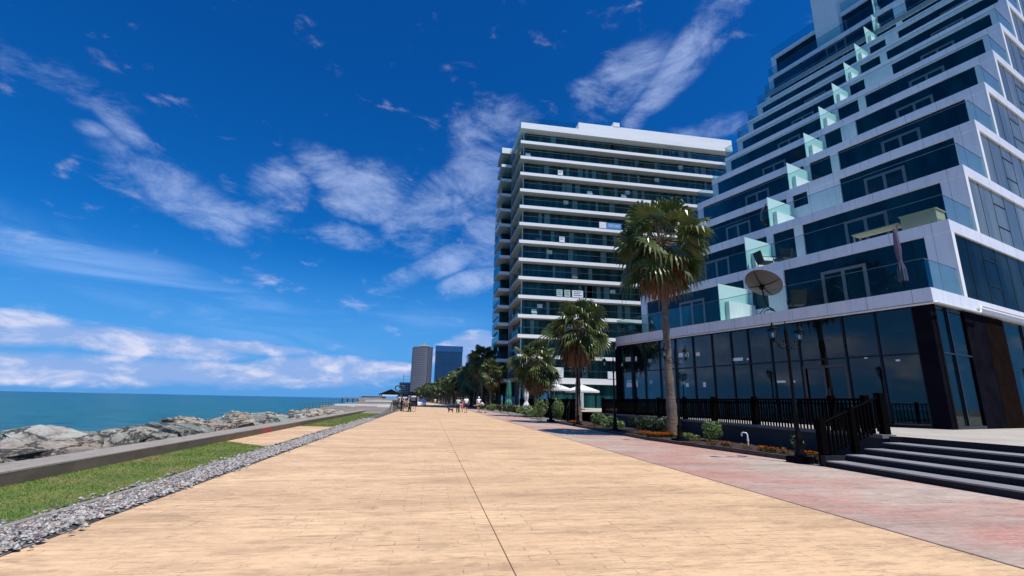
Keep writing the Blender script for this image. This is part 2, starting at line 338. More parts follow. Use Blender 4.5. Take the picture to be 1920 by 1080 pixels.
# ------------------------------------------------------------------ mesh helpers
C = scene.collection
class MB:
    def __init__(s): s.v = []; s.f = []; s.m = []; s.sm = []
    def add(s, vs, fs, m=0, smooth=False):
        o = len(s.v); s.v += [tuple(p) for p in vs]
        for f in fs: s.f.append(tuple(i+o for i in f)); s.m.append(m); s.sm.append(smooth)
        return s
    def box(s, x0, x1, y0, y1, z0, z1, m=0):
        if x0 > x1: x0, x1 = x1, x0
        if y0 > y1: y0, y1 = y1, y0
        if z0 > z1: z0, z1 = z1, z0
        return s.add([(x0, y0, z0), (x1, y0, z0), (x1, y1, z0), (x0, y1, z0), (x0, y0, z1), (x1, y0, z1), (x1, y1, z1), (x0, y1, z1)],
                     [(3, 2, 1, 0), (4, 5, 6, 7), (0, 1, 5, 4), (1, 2, 6, 5), (2, 3, 7, 6), (3, 0, 4, 7)], m)
    def prism(s, pts, z0, z1, m=0, mt=None):
        n = len(pts); vs = [(x, y, z0) for x, y in pts]+[(x, y, z1) for x, y in pts]
        s.add(vs, [(i, (i+1) % n, (i+1) % n+n, i+n) for i in range(n)]+[tuple(reversed(range(n)))], m)
        s.add([(x, y, z1) for x, y in pts], [tuple(range(n))], m if mt is None else mt); return s
    def tube(s, path, rad, n=8, m=0, cap=True, smooth=True):
        P = [Vector(p) for p in path]; k = len(P)
        R = rad if isinstance(rad, (list, tuple)) else [rad]*k
        vs = []; ref = None
        for i, p in enumerate(P):
            d = (P[min(i+1, k-1)]-P[max(i-1, 0)]).normalized()
            if ref is None: ref = Vector((1, 0, 0)) if abs(d.x) < .8 else Vector((0, 1, 0))
            a = (ref-d*ref.dot(d)).normalized(); b = d.cross(a); ref = a
            for j in range(n): t = 2*pi*j/n; vs.append(p+a*cos(t)*R[i]+b*sin(t)*R[i])
        fs = [(i*n+j, i*n+(j+1) % n, (i+1)*n+(j+1) % n, (i+1)*n+j) for i in range(k-1) for j in range(n)]
        s.add(vs, fs, m, smooth)
        if cap: s.add(vs[:n], [tuple(reversed(range(n)))], m); s.add(vs[-n:], [tuple(range(n))], m)
        return s
    def lathe(s, prof, c=(0, 0, 0), n=16, m=0, smooth=True):
        vs = [(c[0]+r*cos(2*pi*j/n), c[1]+r*sin(2*pi*j/n), c[2]+z) for r, z in prof for j in range(n)]
        s.add(vs, [(i*n+j, i*n+(j+1) % n, (i+1)*n+(j+1) % n, (i+1)*n+j) for i in range(len(prof)-1) for j in range(n)], m, smooth); return s
    def build(s, name, mats, parent=None, loc=(0, 0, 0), **kw):
        me = bpy.data.meshes.new(name); me.from_pydata(s.v, [], s.f)
        if not isinstance(mats, (list, tuple)): mats = [mats]
        for mm in mats: me.materials.append(MT[mm] if isinstance(mm, str) else mm)
        me.polygons.foreach_set('material_index', s.m); me.polygons.foreach_set('use_smooth', s.sm); me.update()
        o = bpy.data.objects.new(name, me); C.objects.link(o); o.location = loc
        if parent: o.parent = parent
        for k, v in kw.items(): o[k] = v
        return o
def thing(name, label, cat, loc=(0, 0, 0), rot=0, group=None):
    o = bpy.data.objects.new(name, None); C.objects.link(o); o.location = loc; o.rotation_euler = (0, 0, rot)
    o.empty_display_size = .2; o['label'] = label; o['category'] = cat
    if group: o['group'] = group
    return o
def dup(root, loc, rot=0, sc=1, label=None, group=None):
    r = root.copy(); C.objects.link(r); r.location = loc; r.rotation_euler = (0, 0, rot); r.scale = (sc, sc, sc) if not isinstance(sc, tuple) else sc
    if label: r['label'] = label
    if group: r['group'] = group
    for ch in list(root.children):
        c = ch.copy(); C.objects.link(c); c.parent = r
        for g in ch.children:
            d = g.copy(); C.objects.link(d); d.parent = c
    return r
def sheet(name, pts, z, mat):
    return MB().add([(x, y, z) for x, y in pts], [tuple(range(len(pts)))]).build(name, mat, kind='structure')
def arr_mesh(name, V, Fc, mats, mi=None, **kw):
    """V (n,3) and faces (m,k) numpy arrays"""
    me = bpy.data.meshes.new(name); n, m, k = len(V), len(Fc), Fc.shape[1]
    me.vertices.add(n); me.vertices.foreach_set('co', V.astype(np.float32).ravel())
    me.loops.add(m*k); me.loops.foreach_set('vertex_index', Fc.astype(np.int32).ravel())
    me.polygons.add(m); me.polygons.foreach_set('loop_start', np.arange(0, m*k, k, dtype=np.int32))
    for mm in mats: me.materials.append(MT[mm])
    if mi is not None: me.polygons.foreach_set('material_index', mi.astype(np.int32))
    me.update(calc_edges=True); me.validate()
    o = bpy.data.objects.new(name, me); C.objects.link(o)
    for a, b in kw.items(): o[a] = b
    return o
rng = np.random.default_rng(5); random.seed(7)

# ------------------------------------------------------------------ ground, sea, promenade
sheet('ground', [(-7, -60), (-7, 60), (-12, 110), (-34, 300), (-110, 1000), (-330, 3000), (6000, 3000), (6000, -60)], -.03, 'ground')
sheet('sea', [(-9000, -300), (600, -300), (600, 9000), (-9000, 9000)], -1.3, 'water')
def coast(y): return 0 if y < 110 else ((y-110)/290.)**1.35*17
ys = [-20, 0, 20, 40, 60, 80, 110, 140, 180, 220, 270, 330, 400, 500]
sheet('promenade', [(-3.58-coast(y), y) for y in ys]+[(5.45-coast(y), y) for y in reversed(ys)], 0, 'tan')
sheet('side_pavement', [(5.45-coast(y), y) for y in ys]+[(8.2-coast(y), y) for y in reversed(ys) if y > 40]+[(8.6, 30), (8.75, 18.4), (9.75, 11.3), (9.75, -20)], .001, 'red')
j = MB().box(.787, .795, -20, 110, .001, .0045).build('pavement_joint', pm('joint_dark', (.16, .10, .065), None, 9, .9), kind='structure')
MB().box(5.435, 5.465, -20, 110, .002, .008).build('pavement_edge_strip', pm('edge_strip', (.30, .26, .24), (.2, .17, .15), 5, .9), kind='structure')
sheet('promenade_bay', [(-6.19, 16.7), (-4.47, 15.0), (-4.47, 24.9), (-6.19, 25.5)], .006, 'tan')
sheet('gravel_bed', [(-4.3, -10), (-3.59, -10), (-3.59, 60), (-4.3, 60)], .003, 'gravelbed')
sheet('grass_soil', [(-6.19, -10), (-4.45, -10), (-4.45, 15.0), (-6.19, 16.7)], .004, 'grass')
sheet('grass_soil', [(-6.19, 25.5), (-4.45, 24.9), (-4.45, 47), (-6.19, 47)], .004, 'grass')
# kerb between grass and gravel, slightly broken line of concrete
kb = MB(); y = -8.
while y < 60:
    l = random.uniform(.9, 1.1); dz = random.uniform(-.015, .012); dx = random.uniform(-.015, .015)
    kb.box(-4.31+dx, -4.21+dx, y, y+l-.01, -.1, .035+dz); y += l
kb.build('kerb', 'kerb', kind='structure')
# gravel stones (too many to count)
N = 17000; yy = 1.5+(rng.random(N)**1.7)*34; xx = -4.20+rng.random(N)*.56+rng.normal(0, .018, N); xx[:700] = -4.3-rng.random(700)**2*.25; xx[700:900] = -3.62+rng.random(200)**2*.2
oc = np.array([(1, 0, 0), (.3, .9, .1), (-.8, .6, 0), (-.9, -.5, .1), (.2, -1, 0), (0, .1, .8), (.1, 0, -.5)])
tri = np.array([(0, 1, 5), (1, 2, 5), (2, 3, 5), (3, 4, 5), (4, 0, 5)])
sz = (.010+.022*rng.random(N)**2.5)*(1+yy/30); an = rng.random(N)*6.28
V = np.empty((N, 7, 3)); ca, sa = np.cos(an)[:, None], np.sin(an)[:, None]
jit = oc[None]*(1+rng.normal(0, .22, (N, 7, 3)))
V[:, :, 0] = xx[:, None]+sz[:, None]*(jit[:, :, 0]*ca*1.3-jit[:, :, 1]*sa); V[:, :, 1] = yy[:, None]+sz[:, None]*(jit[:, :, 0]*sa*1.3+jit[:, :, 1]*ca)
V[:, :, 2] = .012+rng.random(N)[:, None]*.02+sz[:, None]*jit[:, :, 2]
Fq = (tri[None]+np.arange(N)[:, None, None]*7).reshape(-1, 3)
arr_mesh('gravel', V.reshape(-1, 3), Fq, ['pebble'], kind='stuff', label='strip of grey and white pebbles between the kerb and the tan promenade', category='gravel')
# grass blades
def grass(name, x0, x1, y0, y1, n, h, w, slant, label, pw=1.0):
    t = rng.random(n)**pw; yy = y0+t*(y1-y0); xx = x0+rng.random(n)*(x1-x0)
    if slant:
        k = yy < 15.0+(-4.47-xx)*1.0; xx, yy = xx[k], yy[k]; n = len(xx)
    hh = h*(.4+rng.random(n)*.9); a = rng.random(n)*6.28; l = rng.normal(0, 1.0, (n, 2))*hh[:, None]; ww = w*(1+yy/14)
    V = np.zeros((n, 3, 3)); V[:, 0, 0] = xx-np.cos(a)*ww; V[:, 0, 1] = yy-np.sin(a)*ww; V[:, 1, 0] = xx+np.cos(a)*ww; V[:, 1, 1] = yy+np.sin(a)*ww
    V[:, 2, 0] = xx+l[:, 0]; V[:, 2, 1] = yy+l[:, 1]; V[:, 2, 2] = hh
    arr_mesh(name, V.reshape(-1, 3), np.arange(n*3).reshape(-1, 3), ['grass'], kind='stuff', label=label, category='grass')
grass('grass', -6.18, -4.40, 1.5, 16.6, 90000, .032, .003, True, 'near patch of green grass between the low wall and the pebbles', 1.5)
grass('grass', -6.18, -4.46, 25.3, 47, 26000, .04, .006, False, 'farther patch of grass beyond the tan bay beside the low wall')

# low sea wall
sw = thing('low_wall', 'long low concrete wall with dark inner face between grass and boulders', 'wall', (-6.5, 20, 0))
pr = MB(); y = -30.
while y < 40:
    l = 5.0
    pr.box(-.42, .32, y-.0, y+l-.015, -.5, .20); y += l
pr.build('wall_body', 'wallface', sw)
cp = MB(); y = -30.
while y < 40:
    cp.box(-.43, .323, y, y+4.99, .202, .226+random.uniform(-.004, .004)); y += 5
cp.build('coping', 'concrete', sw)
g = MB()
g.add([(.3235, 0, .0), (.3235, 1.0, .0), (.3235, 1.05, .20), (.3235, .05, .20)], [(0, 1, 2, 3)]).build('painted_patch', 'redpaint', sw, label='faded red painted patch on the wall')

# boulders
def boulder(sx, sy, szz, seed):
    r = random.Random(seed); import bmesh
    bm = bmesh.new()
    for _ in range(16):
        v = Vector((r.gauss(0, 1), r.gauss(0, 1), r.gauss(0, 1))).normalized()
        v = Vector((max(-.72, min(.72, v.x)), max(-.72, min(.72, v.y)), max(-.6, min(.55, v.z))))*r.uniform(.88, 1.1)
        bm.verts.new((v.x*sx*.75, v.y*sy*.75, v.z*szz*.95))
    res = bmesh.ops.convex_hull(bm, input=bm.verts)
    junk = list({e for e in res['geom_interior']+res['geom_unused'] if isinstance(e, bmesh.types.BMVert)})
    bmesh.ops.delete(bm, geom=junk, context='VERTS')
    bmesh.ops.bevel(bm, geom=list(bm.edges), offset=.06*min(sx, szz), segments=1, affect='EDGES')
    bmesh.ops.triangulate(bm, faces=bm.faces[:]); bmesh.ops.subdivide_edges(bm, edges=[e for e in bm.edges if e.calc_length() > .25*sx], cuts=2, use_grid_fill=True)
    from mathutils import noise as mn
    for v in bm.verts:
        d = mn.fractal(v.co*1.7+Vector((seed*3.1, 0, 0)), .6, 2.2, 7)-1.1*abs(mn.noise(Vector((v.co.x*1.2, v.co.y*1.2, v.co.z*3+seed))))+.25
        v.co += v.co.normalized()*d*.12*min(sx, 1.3)
    me = bpy.data.meshes.new('boulder'); bm.to_mesh(me); bm.free(); me.materials.append(MT['rock']); return me
bmeshes = [boulder(random.uniform(.9, 1.25), random.uniform(1.0, 1.6), random.uniform(.42, .6), i) for i in range(9)]
def rock(x, y, z, s, label, k=None, rz=None, tilt=.14):
    me = bmeshes[random.randrange(9) if k is None else k]
    o = bpy.data.objects.new('boulder', me); C.objects.link(o); o.location = (x, y, z)
    o.scale = (s*random.uniform(.85, 1.15), s*random.uniform(.9, 1.25), s*random.uniform(.8, 1.1))
    o.rotation_euler = (random.uniform(-tilt, tilt), random.uniform(-tilt, tilt), random.uniform(0, 6.28) if rz is None else rz)
    o['label'] = label; o['category'] = 'boulder'; o['group'] = 'boulders along the sea side of the low wall'
near = [(-8.25, 9.0, -.36, .95, 'brown flat boulder touching the wall at the left edge'),
        (-8.6, 11.6, -.26, 1.3, 'large pale grey boulder against the wall, nearest to the camera'),
        (-8.4, 14.3, -.24, 1.2, 'dark green mottled boulder against the wall beside the large pale one'),
        (-10.9, 12.4, -.42, 1.4, 'low tan boulder by the water behind the large pale one'),
        (-10.9, 15.8, -.30, 1.7, 'long tan boulder with a dark cleft at the water edge'),
        (-12.4, 18.8, -.26, 1.7, 'pale grey-green boulder at the water edge with a dark gap in front'),
        (-9.0, 17.4, -.12, 1.5, 'reddish grey sloping boulder behind the low wall'),
        (-9.0, 20.6, -.15, 1.6, 'pale green rounded boulder leaning on the low wall')]
for x, y, z, s, lb in near: rock(x, y, z, s, lb)
for i in range(120):
    y = 21+ (i/120.)**1.15*62; x = random.uniform(-7.9, -13.2 - (1.2 if y < 40 else -1.5 if y < 60 else -3)*-.3)
    if y > 45: x = random.uniform(-7.9, -12)
    rock(x, y, random.uniform(-.42, -.12), random.uniform(1.0, 1.75),
         'mid-sized grey boulder in the sloping bank beyond the red painted patch' if y < 45 else 'small far boulder in the bank near the beach bar')
for i in range(40):
    y = 6+i*1.1; rock(-13.3-random.random()*1.6+(0 if y > 16 else 1.5), y, -.85, 1.3, 'low wet boulder at the foot of the bank touching the sea')
for i in range(26):
    y = 7+i*1.2; rock(random.uniform(-11.5, -8.2), y, -.55, 1.3, 'boulder in the lower layer showing in gaps of the bank')
sheet('shore_ground', [(-7, -20), (-7, 60), (-13, 60), (-14.5, 20), (-13, -20)], -.9, 'ground')

# ------------------------------------------------------------------ hotel (stepped pyramid)
TH = .3292
side_line = pm('side_joint_grey', (.035, .04, .04), (.03, .033, .033), 2, .7, spec=.1)
hotel = thing('stepped_hotel', 'white and dark glass stepped hotel, floors set back behind glass-railed terraces', 'building', (18.377, 14.296, 0), TH)
ht_inv = Matrix.Translation((18.377, 14.296, 0)) @ Matrix.Rotation(TH, 4, 'Z')
KX = [-.11+2.93*k for k in range(10)]+[28.7, 29.9, 31.0, 32.2]
KZ = [5.867+3.331*k for k in range(10)]+[38.5, 41.3, 44.7, 48.0]
KT = [17.65+.47*k for k in range(10)]+[22.25]*4
NB = 13; XE = 62; BT = .50
for k in range(NB):
    x, z, t = KX[k], KZ[k], KT[k]
    b = MB(); b.box(x, XE, 0, t, z-BT, z-.03)            # slab
    b.box(x-.02, x+.12, -.02, t+.02, z-BT-.02, z)         # edge fascia front
    b.box(x+.125, XE, -.02, .12, z-BT-.02, z)            # side fascia
    b.build('floor_slab', 'panel', hotel)
    if k == NB-1: break
    xn = KX[k+1]; zt = KZ[k+1]-BT-.02
    # piers in the frame plane of the band above
    MB().box(xn+.0, xn+.30, .0, .9, z, zt).build('end_pier', 'panel', hotel); p = MB(); p.box(xn+.0, xn+.30, KT[k+1]-.55, KT[k+1], z, zt, 0); p.build('end_pier', 'panel', hotel)
    p = MB()
    y0, y1 = ((7.4, 7.9) if k % 2 else (6.3, 8.3) if k in (2, 6) else (7.2, 8.2)); y0 += .09*k; y1 += .09*k; yp = 9.25+.13*k
    p.box(xn+.0, xn+.4, y0, y1, z, zt)
    if k in (0, 1, 2): p.box(xn+.02, xn+.4, y1+.02, yp-.05, z, z+(1.9 if k == 2 else .9))
    p.build('dividing_pier', 'white' if k % 2 else 'panel', hotel)
    w = MB(); xw = xn+.10
    w.box(xw, xw+.05, .902, KT[k+1]-.552, z, zt); wo_ = w.build('window_wall', 'hotelglass', hotel)
    fr = MB(); zd = z+2.25
    for ya in (3.35-.05*k, 12.6+.1*k):
        for dy in (0, .95, 1.9):
            fr.box(xw-.04, xw-.003, ya+dy-.075, ya+dy+.075, z, zd)
        for q in (0, 1): fr.box(xw-.035, xw-.004, ya+q*.95+.08, ya+q*.95+.87, zd-.14, zd)
    yv = 1.4
    fm = MB()
    while yv < t-1:
        fm.box(xw-.01, xw-.002, yv-.012, yv+.012, z, zt); yv += 1.9
    fr.build('door_frame', 'frame', wo_); fm.build('glazing_joints', 'mullion', wo_)
    # frosted partition and grey post beside it
    g = MB(); g.box(x+.16, xn-.02, yp, yp+.03, z, z+2.1, 0)
    g.build('frosted_partition', 'frost', hotel)
    g = MB(); g.box(x+.6, xn-.05, yp-.25, yp-.02, z, z+1.12); g.box(xn-.03, xn+.4, yp-.05, yp+.35, z, zt); g.build('partition_wall', 'white', hotel)
    # balustrade
    g = MB(); xb = x+.06
    yv = .05
    while yv < t-.1:
        g.box(xb, xb+.014, yv, min(yv+1.93, t-.06), z, z+1.15); yv += 1.95
    g.box(x+.1, xn-.02, .05, .064, z, z+1.15); g.box(x+.1, xn-.02, t-.06, t-.046, z, z+1.15)
    bo = g.build('balustrade', 'rail_glass', hotel)
    g = MB(); g.box(xb-.006, xb+.02, .05, t-.05, z+1.15, z+1.17); g.box(x+.1, xn-.02, .045, .07, z+1.15, z+1.17); g.box(x+.1, xn-.02, t-.066, t-.04, z+1.15, z+1.17)
    g.build('top_rail', 'frame', bo)
    # side elevation: fin and curtain glazing
    g = MB(); g.box(xn+.004, xn+.30, -.018, -.002, z+.002, zt-.002); g.build('white_fin', 'white', hotel)
    g = MB(); g.box(xn+.31, XE, .06, .11, z, zt); sg = g.build('side_window', 'sidedark' if k == 0 else 'sideglass', hotel)
    g = MB(); xv = xn+1.6
    while xv < XE:
        g.box(xv-.009, xv+.009, .045, .055, z, zt); xv += 1.5
    g.box(xn+3.12, xn+4.58, .035, .05, z+2.1, z+2.13); g.box(xn+3.12, xn+4.58, .035, .05, z+.9, z+.93)
    g.build('mullion_grid', side_line, sg)
# roof core
x, z = KX[12], KZ[12]
g = MB(); g.box(KX[11]+.4, KX[11]+8, 14.0, 16.5, KZ[11]-2, z+26); g.box(KX[11]+1.8, KX[11]+16, 6.6, 13.98, KZ[11]-2, z+26); g.build('roof_core', 'white', hotel)
g = MB(); g.box(x+.06, x+.075, .05, KT[12]-.05, z, z+1.2); g.build('balustrade', 'rail_glass', hotel)
# cores behind (solid mass so nothing shows through)
g = MB()
for k in range(NB-1): g.box(KX[k+1]+.5, XE, .3, KT[k]-.3, KZ[k]+.01, KZ[k+1]-BT-.03)
g.build('inner_mass', 'interior', hotel)
# ground floor shopfront
ZP = .72; ZC = 5.30
ml = [.75, 2.05, 3.3, 5.25, 6.6, 7.8, 8.8, 10.0, 11.3, 12.6, 13.9, 15.2, 16.4, 17.35]
g = MB(); xg = .12
for a, b in zip(ml[:-1], ml[1:]):
    g.box(xg, xg+.02, a+.04, b-.04, ZP+.1, 3.44); g.box(xg, xg+.02, a+.04, b-.04, 3.5, ZC)
sf = g.build('shopfront_glass', 'shopglass', hotel)
g = MB()
for a in ml: g.box(xg-.06, xg+.06, a-.035, a+.035, ZP, ZC)
for a, b in zip(ml[:-1], ml[1:]): g.box(xg-.05, xg+.05, a+.037, b-.037, 3.44, 3.5); g.box(xg-.05, xg+.05, a+.037, b-.037, ZP, ZP+.1)
g.build('mullion_grid', 'mullion', sf)
g = MB()
for a in ml[1:]: g.box(xg+.03, xg+.16, a-.10, a-.04, ZP+.1, ZC-.05)
g.build('mullion_highlight', pm('highlight_grey', (.42, .45, .5), (.36, .38, .42), 2, .5), sf)  # pale strips added as the lit highlight beside each dark mullion
g = MB()
for a in (3.36, 4.27, 5.12): g.box(xg-.085, xg-.062, a-.05, a+.05, ZP+.02, 3.2)
g.box(xg-.084, xg-.063, 3.42, 4.2, 3.1, 3.2); g.box(xg-.084, xg-.063, 4.33, 5.06, 3.1, 3.2); g.box(xg-.12, xg-.09, 4.12, 4.15, 1.5, 2.2)
g.build('entrance_door', pm('door_bronze', (.07, .06, .06), (.05, .045, .045), 3, .5), hotel)
for bx in ((-.02, .28, .17, .72), (2.95, 4.9, .16, .5), (-.02, .5, 17.4, 17.9)): MB().box(*bx, ZP, ZC).build('granite_column', 'granite', hotel)

bgm = pm('sunlit_granite', (.014, .009, .008), (.008, .0055, .005), 2, .6, spec=0)  # browner copy of the column granite, painted for its faces in the sun
for bx in ((.281, .42, .15, .4), (4.901, 6.9, .15, .4)): MB().box(*bx, ZP, ZC).build('sunlit_granite_column', bgm, hotel)
g = MB(); g.box(.43, 2.94, .22, .24, ZP+.12, 3.44); g.box(.43, 2.94, .22, .24, 3.5, ZC); g.box(6.92, 13.9, .22, .24, ZP+.12, ZC-.02); g.box(14, 60, .22, .24, ZP, ZC-.02); sgg = g.build('side_shopfront_glass', 'sideshop', hotel)
g = MB()
for a in (1.45, 9.2, 10.8, 12.4, 14, 16, 18, 20, 22): g.box(a-.04, a+.04, .16, .215, ZP+.12, ZC)
g.box(.43, 2.94, .16, .215, 3.44, 3.5); g.box(.43, 2.94, .16, .26, ZP, ZP+.12); g.box(6.92, 30, .16, .26, ZP-.1, ZP+.119); g.build('mullion', 'mullion', sgg)
# interior
g = MB(); g.box(.5, 40, .4, 17.3, ZP-.05, ZP+.01); g.box(6, 6.2, .5, 17.2, ZP+.02, ZC-.2, 0); g.box(.9, 1.25, 6.5, 6.85, ZP+.02, ZC); g.box(.9, 1.25, 12.4, 12.75, ZP+.02, ZC)
g.build('interior', 'interior', hotel)
def curtain(y0, y1, x, z0, z1):
    g = MB(); n = max(6, int((y1-y0)/.06)); vs = []
    for i in range(n+1):
        yy = y0+(y1-y0)*i/n; xx = x+.05*sin(i*1.9)+.02*sin(i*.7); vs += [(xx, yy, z0), (xx, yy, z1)]
    g.add(vs, [(2*i, 2*i+1, 2*i+3, 2*i+2) for i in range(n)], 0, True); g.build('curtain', 'curtain', hotel)
for a, b in ((5.4, 6.3), (6.7, 7.2), (7.9, 8.7), (9.0, 9.5), (10.1, 11.1), (11.6, 12.3), (12.8, 13.8), (14.2, 15.0), (15.4, 16.3)): curtain(a, b, .5, ZP+.05, ZC-.1)
def curtain_x(x0, x1, y, z0, z1):
    g = MB(); n = 10; vs = []
    for i in range(n+1):
        xx = x0+(x1-x0)*i/n; yy = y+.04*sin(i*1.9); vs += [(xx, yy, z0), (xx, yy, z1)]
    g.add(vs, [(2*i, 2*i+1, 2*i+3, 2*i+2) for i in range(n)], 0, True); g.build('curtain', 'curtain', hotel)
for a in (.75, 1.75, 2.5, 7.3, 8.3, 9.9, 11.5): curtain_x(a, a+.38, .5, ZP+.05, ZC-.1)
g = MB(); g.box(8.7, 8.8, .1, .2, ZP, 3.3); g.box(10.4, 10.5, .1, .2, ZP, 3.3); g.box(8.801, 10.399, .1, .2, 3.2, 3.3); g.box(9.55, 9.63, .11, .19, ZP, 3.199); g.build('side_door_frame', 'frame', hotel)
g = MB(); g.box(.8, 1.4, .28, .6, ZP+.1, ZP+.3); g.build('blue_cushion', 'blue', hotel)
# notices taped on the glass
for a, zc, w_, h_ in ((16.75, 4.3, .5, .28), (16.0, 4.3, .14, .26), (16.75, 2.6, .5, .28), (16.0, 2.6, .14, .3), (13.3, 4.25, .35, .26), (12.2, 4.25, .4, .26), (11.7, 4.25, .12, .3), (11.0, 4.2, .26, .2),
                      (13.2, 2.55, .3, .3), (11.9, 2.5, .2, .2), (10.7, 2.5, .18, .26), (8.5, 3.75, .6, .16), (7.9, 3.72, .16, .1), (6.3, 2.55, .42, .1), (5.75, 2.54, .24, .1), (1.5, 3.25, .14, .07), (2.6, 3.42, .12, .06)):
    MB().box(xg-.012, xg-.004, a-w_/2, a+w_/2, zc-h_/2, zc+h_/2).build('paper_notice', 'paper', hotel)
# cornice drain pipe with its jog
P = [(-.07, 17.8, 5.05), (-.07, 17.7, 5.27), (-.07, 17.5, 5.29), (-.07, 0.0, 5.29), (-.02, -.09, 5.29), (.1, -.1, 5.29), (3.72, -.1, 5.29), (3.84, -.1, 5.33), (3.88, -.1, 5.46), (3.96, -.1, 5.57), (4.1, -.1, 5.6), (60, -.1, 5.6)]
MB().tube(P, .045, 8).build('drain_pipe', 'pipe', hotel)
MB().box(3.8, 60, -.05, -.025, 5.42, 5.50).build('drip_edge', 'white', hotel)

def H2W(x, y, z): return ht_inv @ Vector((x, y, z))
# satellite dish
p = H2W(KX[0]+.75, 6.85, KZ[0]); dsh = thing('satellite_dish', 'large dark-backed satellite dish on the first terrace of the stepped hotel', 'satellite dish', p, TH)
nrm = Vector((.62, .05, .78)).normalized(); ctr = Vector((-.25, .05, 1.55)); a_ = nrm.cross(Vector((0, 1, 0))).normalized(); b_ = nrm.cross(a_)
g = MB(); vs = []; fs = []; nr = 5; ns = 28
for i in range(nr+1):
    for jj in range(ns):
        r = .9*i/nr+.001; t = 2*pi*jj/ns; vs.append(ctr+a_*cos(t)*r+b_*sin(t)*r+nrm*(.22*(r/.9)**2))
fs = [(i*ns+jj, i*ns+(jj+1) % ns, (i+1)*ns+(jj+1) % ns, (i+1)*ns+jj) for i in range(nr) for jj in range(ns)]
vs2 = [v-nrm*.015 for v in vs]; g.add(vs, fs, 0, True); g.add(vs2, [tuple(reversed(f)) for f in fs], 0, True); o0 = nr*ns
g.add(vs[-ns:]+vs2[-ns:], [(jj, (jj+1) % ns, (jj+1) % ns+ns, jj+ns) for jj in range(ns)], 0)
g.build('reflector', 'dish', dsh)
g = MB()
for q in (a_*.85, -a_*.85, b_*.85, -b_*.85): g.tube([ctr-nrm*.05, ctr+q*.6+nrm*.03, ctr+q+nrm*.18], .018, 6)
g.tube([ctr-nrm*.04, ctr-nrm*.2], .12, 10); g.build('rear_ribs', 'black', dsh)
g = MB(); g.tube([ctr-nrm*.12, (-.28, 0, .8), (-.05, 0, .45), (.25, -.1, .3)], .035, 8); g.tube([(-.4, .35, 0), (-.15, .15, .38), (.1, 0, .32), (.45, -.5, .02)], .022, 6); g.tube([(-.1, -.45, 0), (0, -.2, .33), (.1, .3, .3), (.4, .55, 0)], .022, 6)
g.build('mount', 'black', dsh)
g = MB(); g.tube([ctr-b_*.8+nrm*.18, ctr+nrm*.9, ctr+b_*.7+nrm*.18], .012, 6); g.tube([ctr+nrm*.85, ctr+nrm*.98], .05, 8); g.build('feed_arm', 'black', dsh)
# closed parasol on the first terrace
def closed_parasol(name, label, loc, mat, hgt=2.3, r=.17, polem='black', group=None):
    t = thing(name, label, 'parasol', loc, 0, group)
    MB().tube([(0, 0, 0), (0, 0, hgt+.1)], .025, 8).build('pole', polem, t)
    g = MB(); n = 20; prof = [(.45, .13), (.47, r*1.1), (.9, r*1.05), (1.2, r*.55), (1.25, r*.5), (1.7, r*.8), (hgt-.15, r*.5), (hgt, .03)]; vs = []
    for z, rr in prof:
        zz = z*hgt/2.3
        for jj in range(n): q = rr*(1+.22*(jj % 2)); vs.append((q*cos(2*pi*jj/n), q*sin(2*pi*jj/n), zz))
    g.add(vs, [(i*n+jj, i*n+(jj+1) % n, (i+1)*n+(jj+1) % n, (i+1)*n+jj) for i in range(len(prof)-1) for jj in range(n)]); g.build('canopy', mat, t)
    MB().lathe([(.02, .05), (.28, .05), (.3, 0), (0, 0)], n=16).build('base', 'black', t)
    return t
closed_parasol('closed_parasol', 'closed mauve parasol on the first hotel terrace near the corner', H2W(KX[0]+.45, .95, KZ[0]), 'mauve', 2.5, .12)
# cabinet and long table on terrace two
p = H2W(KX[1]+.9, .5, KZ[1]); cb_ = thing('outdoor_cabinet', 'beige wooden cabinet with a long table on the second hotel terrace', 'cabinet', p, TH)
g = MB(); g.box(-.4, .5, .0, 1.3, .0, .78); g.build('cabinet_body', 'beige', cb_); MB().box(-.45, .55, -.05, 1.35, .783, .82).build('lid', 'beige', cb_)
g = MB(); g.box(-.35, .4, 1.4, 3.4, .55, .6); g.box(-.3, -.25, 1.5, 1.55, 0, .55); g.box(-.3, -.25, 3.3, 3.35, 0, .55); g.box(.3, .35, 1.5, 1.55, 0, .55); g.box(.3, .35, 3.3, 3.35, 0, .55); g.build('table', 'beige', cb_)
def lounge_chair(label, loc, rot, mat='darkfab', group=None):
    t = thing('lounge_chair', label, 'chair', loc, rot, group)
    g = MB(); g.box(-.3, .3, -.3, .3, .32, .42); g.build('seat', mat, t)
    g = MB(); g.add([(-.3, .27, .4), (.3, .27, .4), (.34, .45, 1.0), (-.34, .45, 1.0), (-.3, .33, .4), (.3, .33, .4), (.34, .51, 1.0), (-.34, .51, 1.0)], [(0, 1, 2, 3), (7, 6, 5, 4), (0, 4, 5, 1), (1, 5, 6, 2), (2, 6, 7, 3), (3, 7, 4, 0)]); g.build('backrest', mat, t)
    for sx in (-1, 1):
        for sy in (-1, 1): MB().tube([(sx*.26, sy*.26, .32), (sx*.31, sy*.31, 0)], .018, 6).build('leg', 'black', t)
        MB().tube([(sx*.32, -.28, .42), (sx*.35, -.28, .62), (sx*.35, .36, .64)], .02, 6).build('armrest', 'black', t)
    return t
c1 = lounge_chair('black armchair on the second hotel terrace by the frosted partition', H2W(KX[1]+.7, 8.6, KZ[1]), TH+1.2)
dup(c1, H2W(KX[1]+.9, 7.7, KZ[1]), TH-1.7, label='black armchair on the second hotel terrace, right of its pair')
dup(c1, H2W(KX[4]+.8, 10.6, KZ[4]), TH+2, label='black armchair on the fifth hotel terrace behind the glass')
